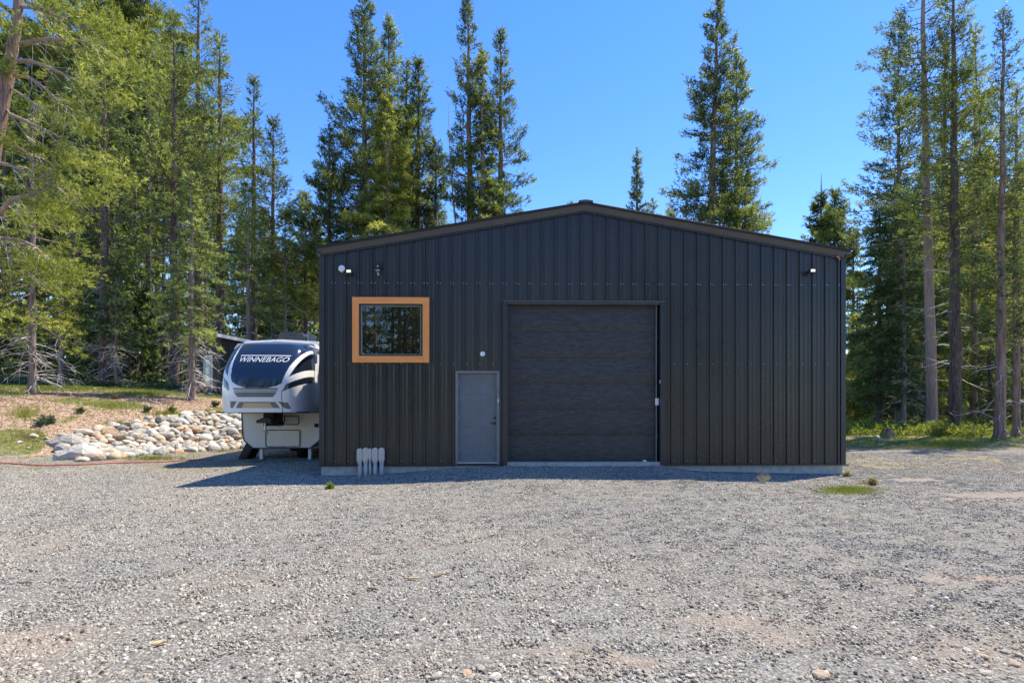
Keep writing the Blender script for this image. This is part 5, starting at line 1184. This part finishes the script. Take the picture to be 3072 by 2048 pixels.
plant(240, 1240, .22, .3, 'bush', 'small dark green plant above the left end of the rocks', 3)
plant(345, 1197, .22, .2, 'rust', 'small reddish weed on the upper dirt slope', 4)
plant(440, 1236, .28, .3, 'bush', 'green bush at the top of the slope left of the pale fir trunk', 5)
plant(645, 1220, .3, .35, 'bush', 'green bush beside the nose of the trailer', 6)
plant(515, 1240, .3, .3, 'grass', 'fresh green plant at the top edge of the rock bank', 7)
plant(150, 1163, .9, .7, 'bush', 'dark waist high bush between the young fir and the broad dark trunk', 8)
plant(2287, 1449, .24, .34, 'drygrass', 'dry spindly weed against the right foundation', 9, 'weed', 'weed', None, True)
plant(990, 1466, .06, .02, 'grass', 'tiny green weed in the gravel near the left workshop corner', 10, 'weed', 'weed')
plant(2618, 1456, .09, .035, 'drygrass', 'tiny yellow weed beside the green patch', 11, 'weed', 'weed')
plant(2540, 1430, .05, .05, 'drygrass', 'little straw coloured weed at the right foundation corner', 12, 'weed', 'weed')

# ------------------------------------------------------------------ small things lying about
hp = []
for px, py in [(-60, 1393), (30, 1392), (80, 1396), (150, 1399), (240, 1396), (330, 1391), (430, 1389), (530, 1384), (600, 1381), (655, 1380)]:
    x, y = ground_hit(px, py); hp.append((x, y, gzf(x, y) + .028))
hp2 = []
for a, b in zip(hp[:-1], hp[1:]):
    for k in range(4):
        x, y = a[0] + (b[0] - a[0]) * k / 4, a[1] + (b[1] - a[1]) * k / 4; hp2.append((x, y + .03 * math.sin(x * 5), gzf(x, y) + .028))
tag(MB().tube(hp2, .019, 7).build('garden_hose', M['hose'], None, smooth=True), 'long red garden hose lying across the gravel on the left', 'hose')
def stick(p0, p1, r, m, label, name='stick'):
    a = ground_hit(*p0); b = ground_hit(*p1); pts = []
    for k in range(6):
        q = k / 5; x, y = a[0] + (b[0] - a[0]) * q, a[1] + (b[1] - a[1]) * q; pts.append((x + random.uniform(-.006, .006), y + random.uniform(-.006, .006), gzf(x, y) + .012 + r))
    tag(MB().tube(pts, [r * f for f in (.6, 1, .95, .85, .8, .4)], 7).build(name, m), label, 'stick')
stick((52, 1758), (98, 1754), .011, M['stick'], 'short dark stick on the gravel at the far left')
stick((1219, 1743), (1266, 1746), .010, M['barkyellow'], 'pale yellow stick, left one of two in the middle of the yard')
stick((1296, 1738), (1358, 1724), .009, M['stick'], 'brown twig just right of the pale yellow stick')
stick((1100, 1773), (1138, 1777), .010, M['stick'], 'dark stick below and left of the pale yellow one')
stick((456, 1945), (497, 1939), .014, M['barkyellow'], 'stubby pale stick with a broken orange end, lower left gravel')
stick((1780, 1950), (1838, 1968), .006, M['stick'], 'thin dark twig in the lower middle gravel')
stick((2230, 1790), (2275, 1798), .007, M['stick'], 'thin grey twig on the right part of the yard')
# posts and stump
def post(px, base, top, w, label):
    x, y = ground_hit(px, base); g = gzf(x, y); h = CAMZ + (HZ - top) / F * y - g; hw = w / F * y / 2
    tag(MB().box((-hw, -hw, -.3), (hw, hw, h)).build('timber_post', M['post'], None, bevel=.012), label, 'post', 'timber posts at the back of the left terrace').location = (x, y, g)
post(174, 1108, 1073, 10, 'taller left timber post behind the leaning pine')
post(200, 1106, 1073, 8, 'thinner right timber post behind the leaning pine')
x, y = ground_hit(2664, 1315); g = gzf(x, y); o = empty('tree_stump', (x, y, g), .3, 'short broken tree stump at the edge of the right wood', 'stump')
rgs = np.random.default_rng(5); zz = np.array([-.1, 0, .1, .25, .40]); rad = np.array([.30, .26, .2, .17, .14])[:, None] * (1 + rgs.normal(0, .12, (5, 12)))
V, Q = tube_np(np.stack([0 * zz, 0 * zz, zz], -1), rad, 12); V[-12:, 2] += rgs.uniform(-.15, .2, 12); Q = np.concatenate([Q, [[48 + i, 48 + (i + 1) % 12, 48 + (i + 2) % 12, 48 + (i + 3) % 12] for i in (0, 3, 6)]])
link_mesh('stump_wood', np_mesh('stump_wood', V, [Q], M['bark']), o)
MB().tube([(.2, -.1, .0), (.25, -.12, .2), (.2, -.1, .4)], [.06, .04, .02], 7).build('splinter', M['barkyellow'], o)
# fallen branches on the terrace
for i, (p0, p1, r, lab) in enumerate([((280, 1168), (405, 1160), .04, 'fallen branch in the shade left of the big grey trunk'), ((165, 1135), (60, 1128), .03, 'fallen limb in the grass behind the young fir'), ((600, 1178), (592, 1160), .05, 'pale plank leaning near the shed step')]):
    a = ground_hit(*p0); b = ground_hit(*p1); pts = [(a[0] + (b[0] - a[0]) * q, a[1] + (b[1] - a[1]) * q, gzf(a[0] + (b[0] - a[0]) * q, a[1] + (b[1] - a[1]) * q) + r + .04 * math.sin(q * 9)) for q in np.linspace(0, 1, 7)]
    tag(MB().tube(pts, [r * (1 - .6 * q) for q in np.linspace(0, 1, 7)], 7).build('fallen_branch', M['twig']), lab, 'fallen branch')
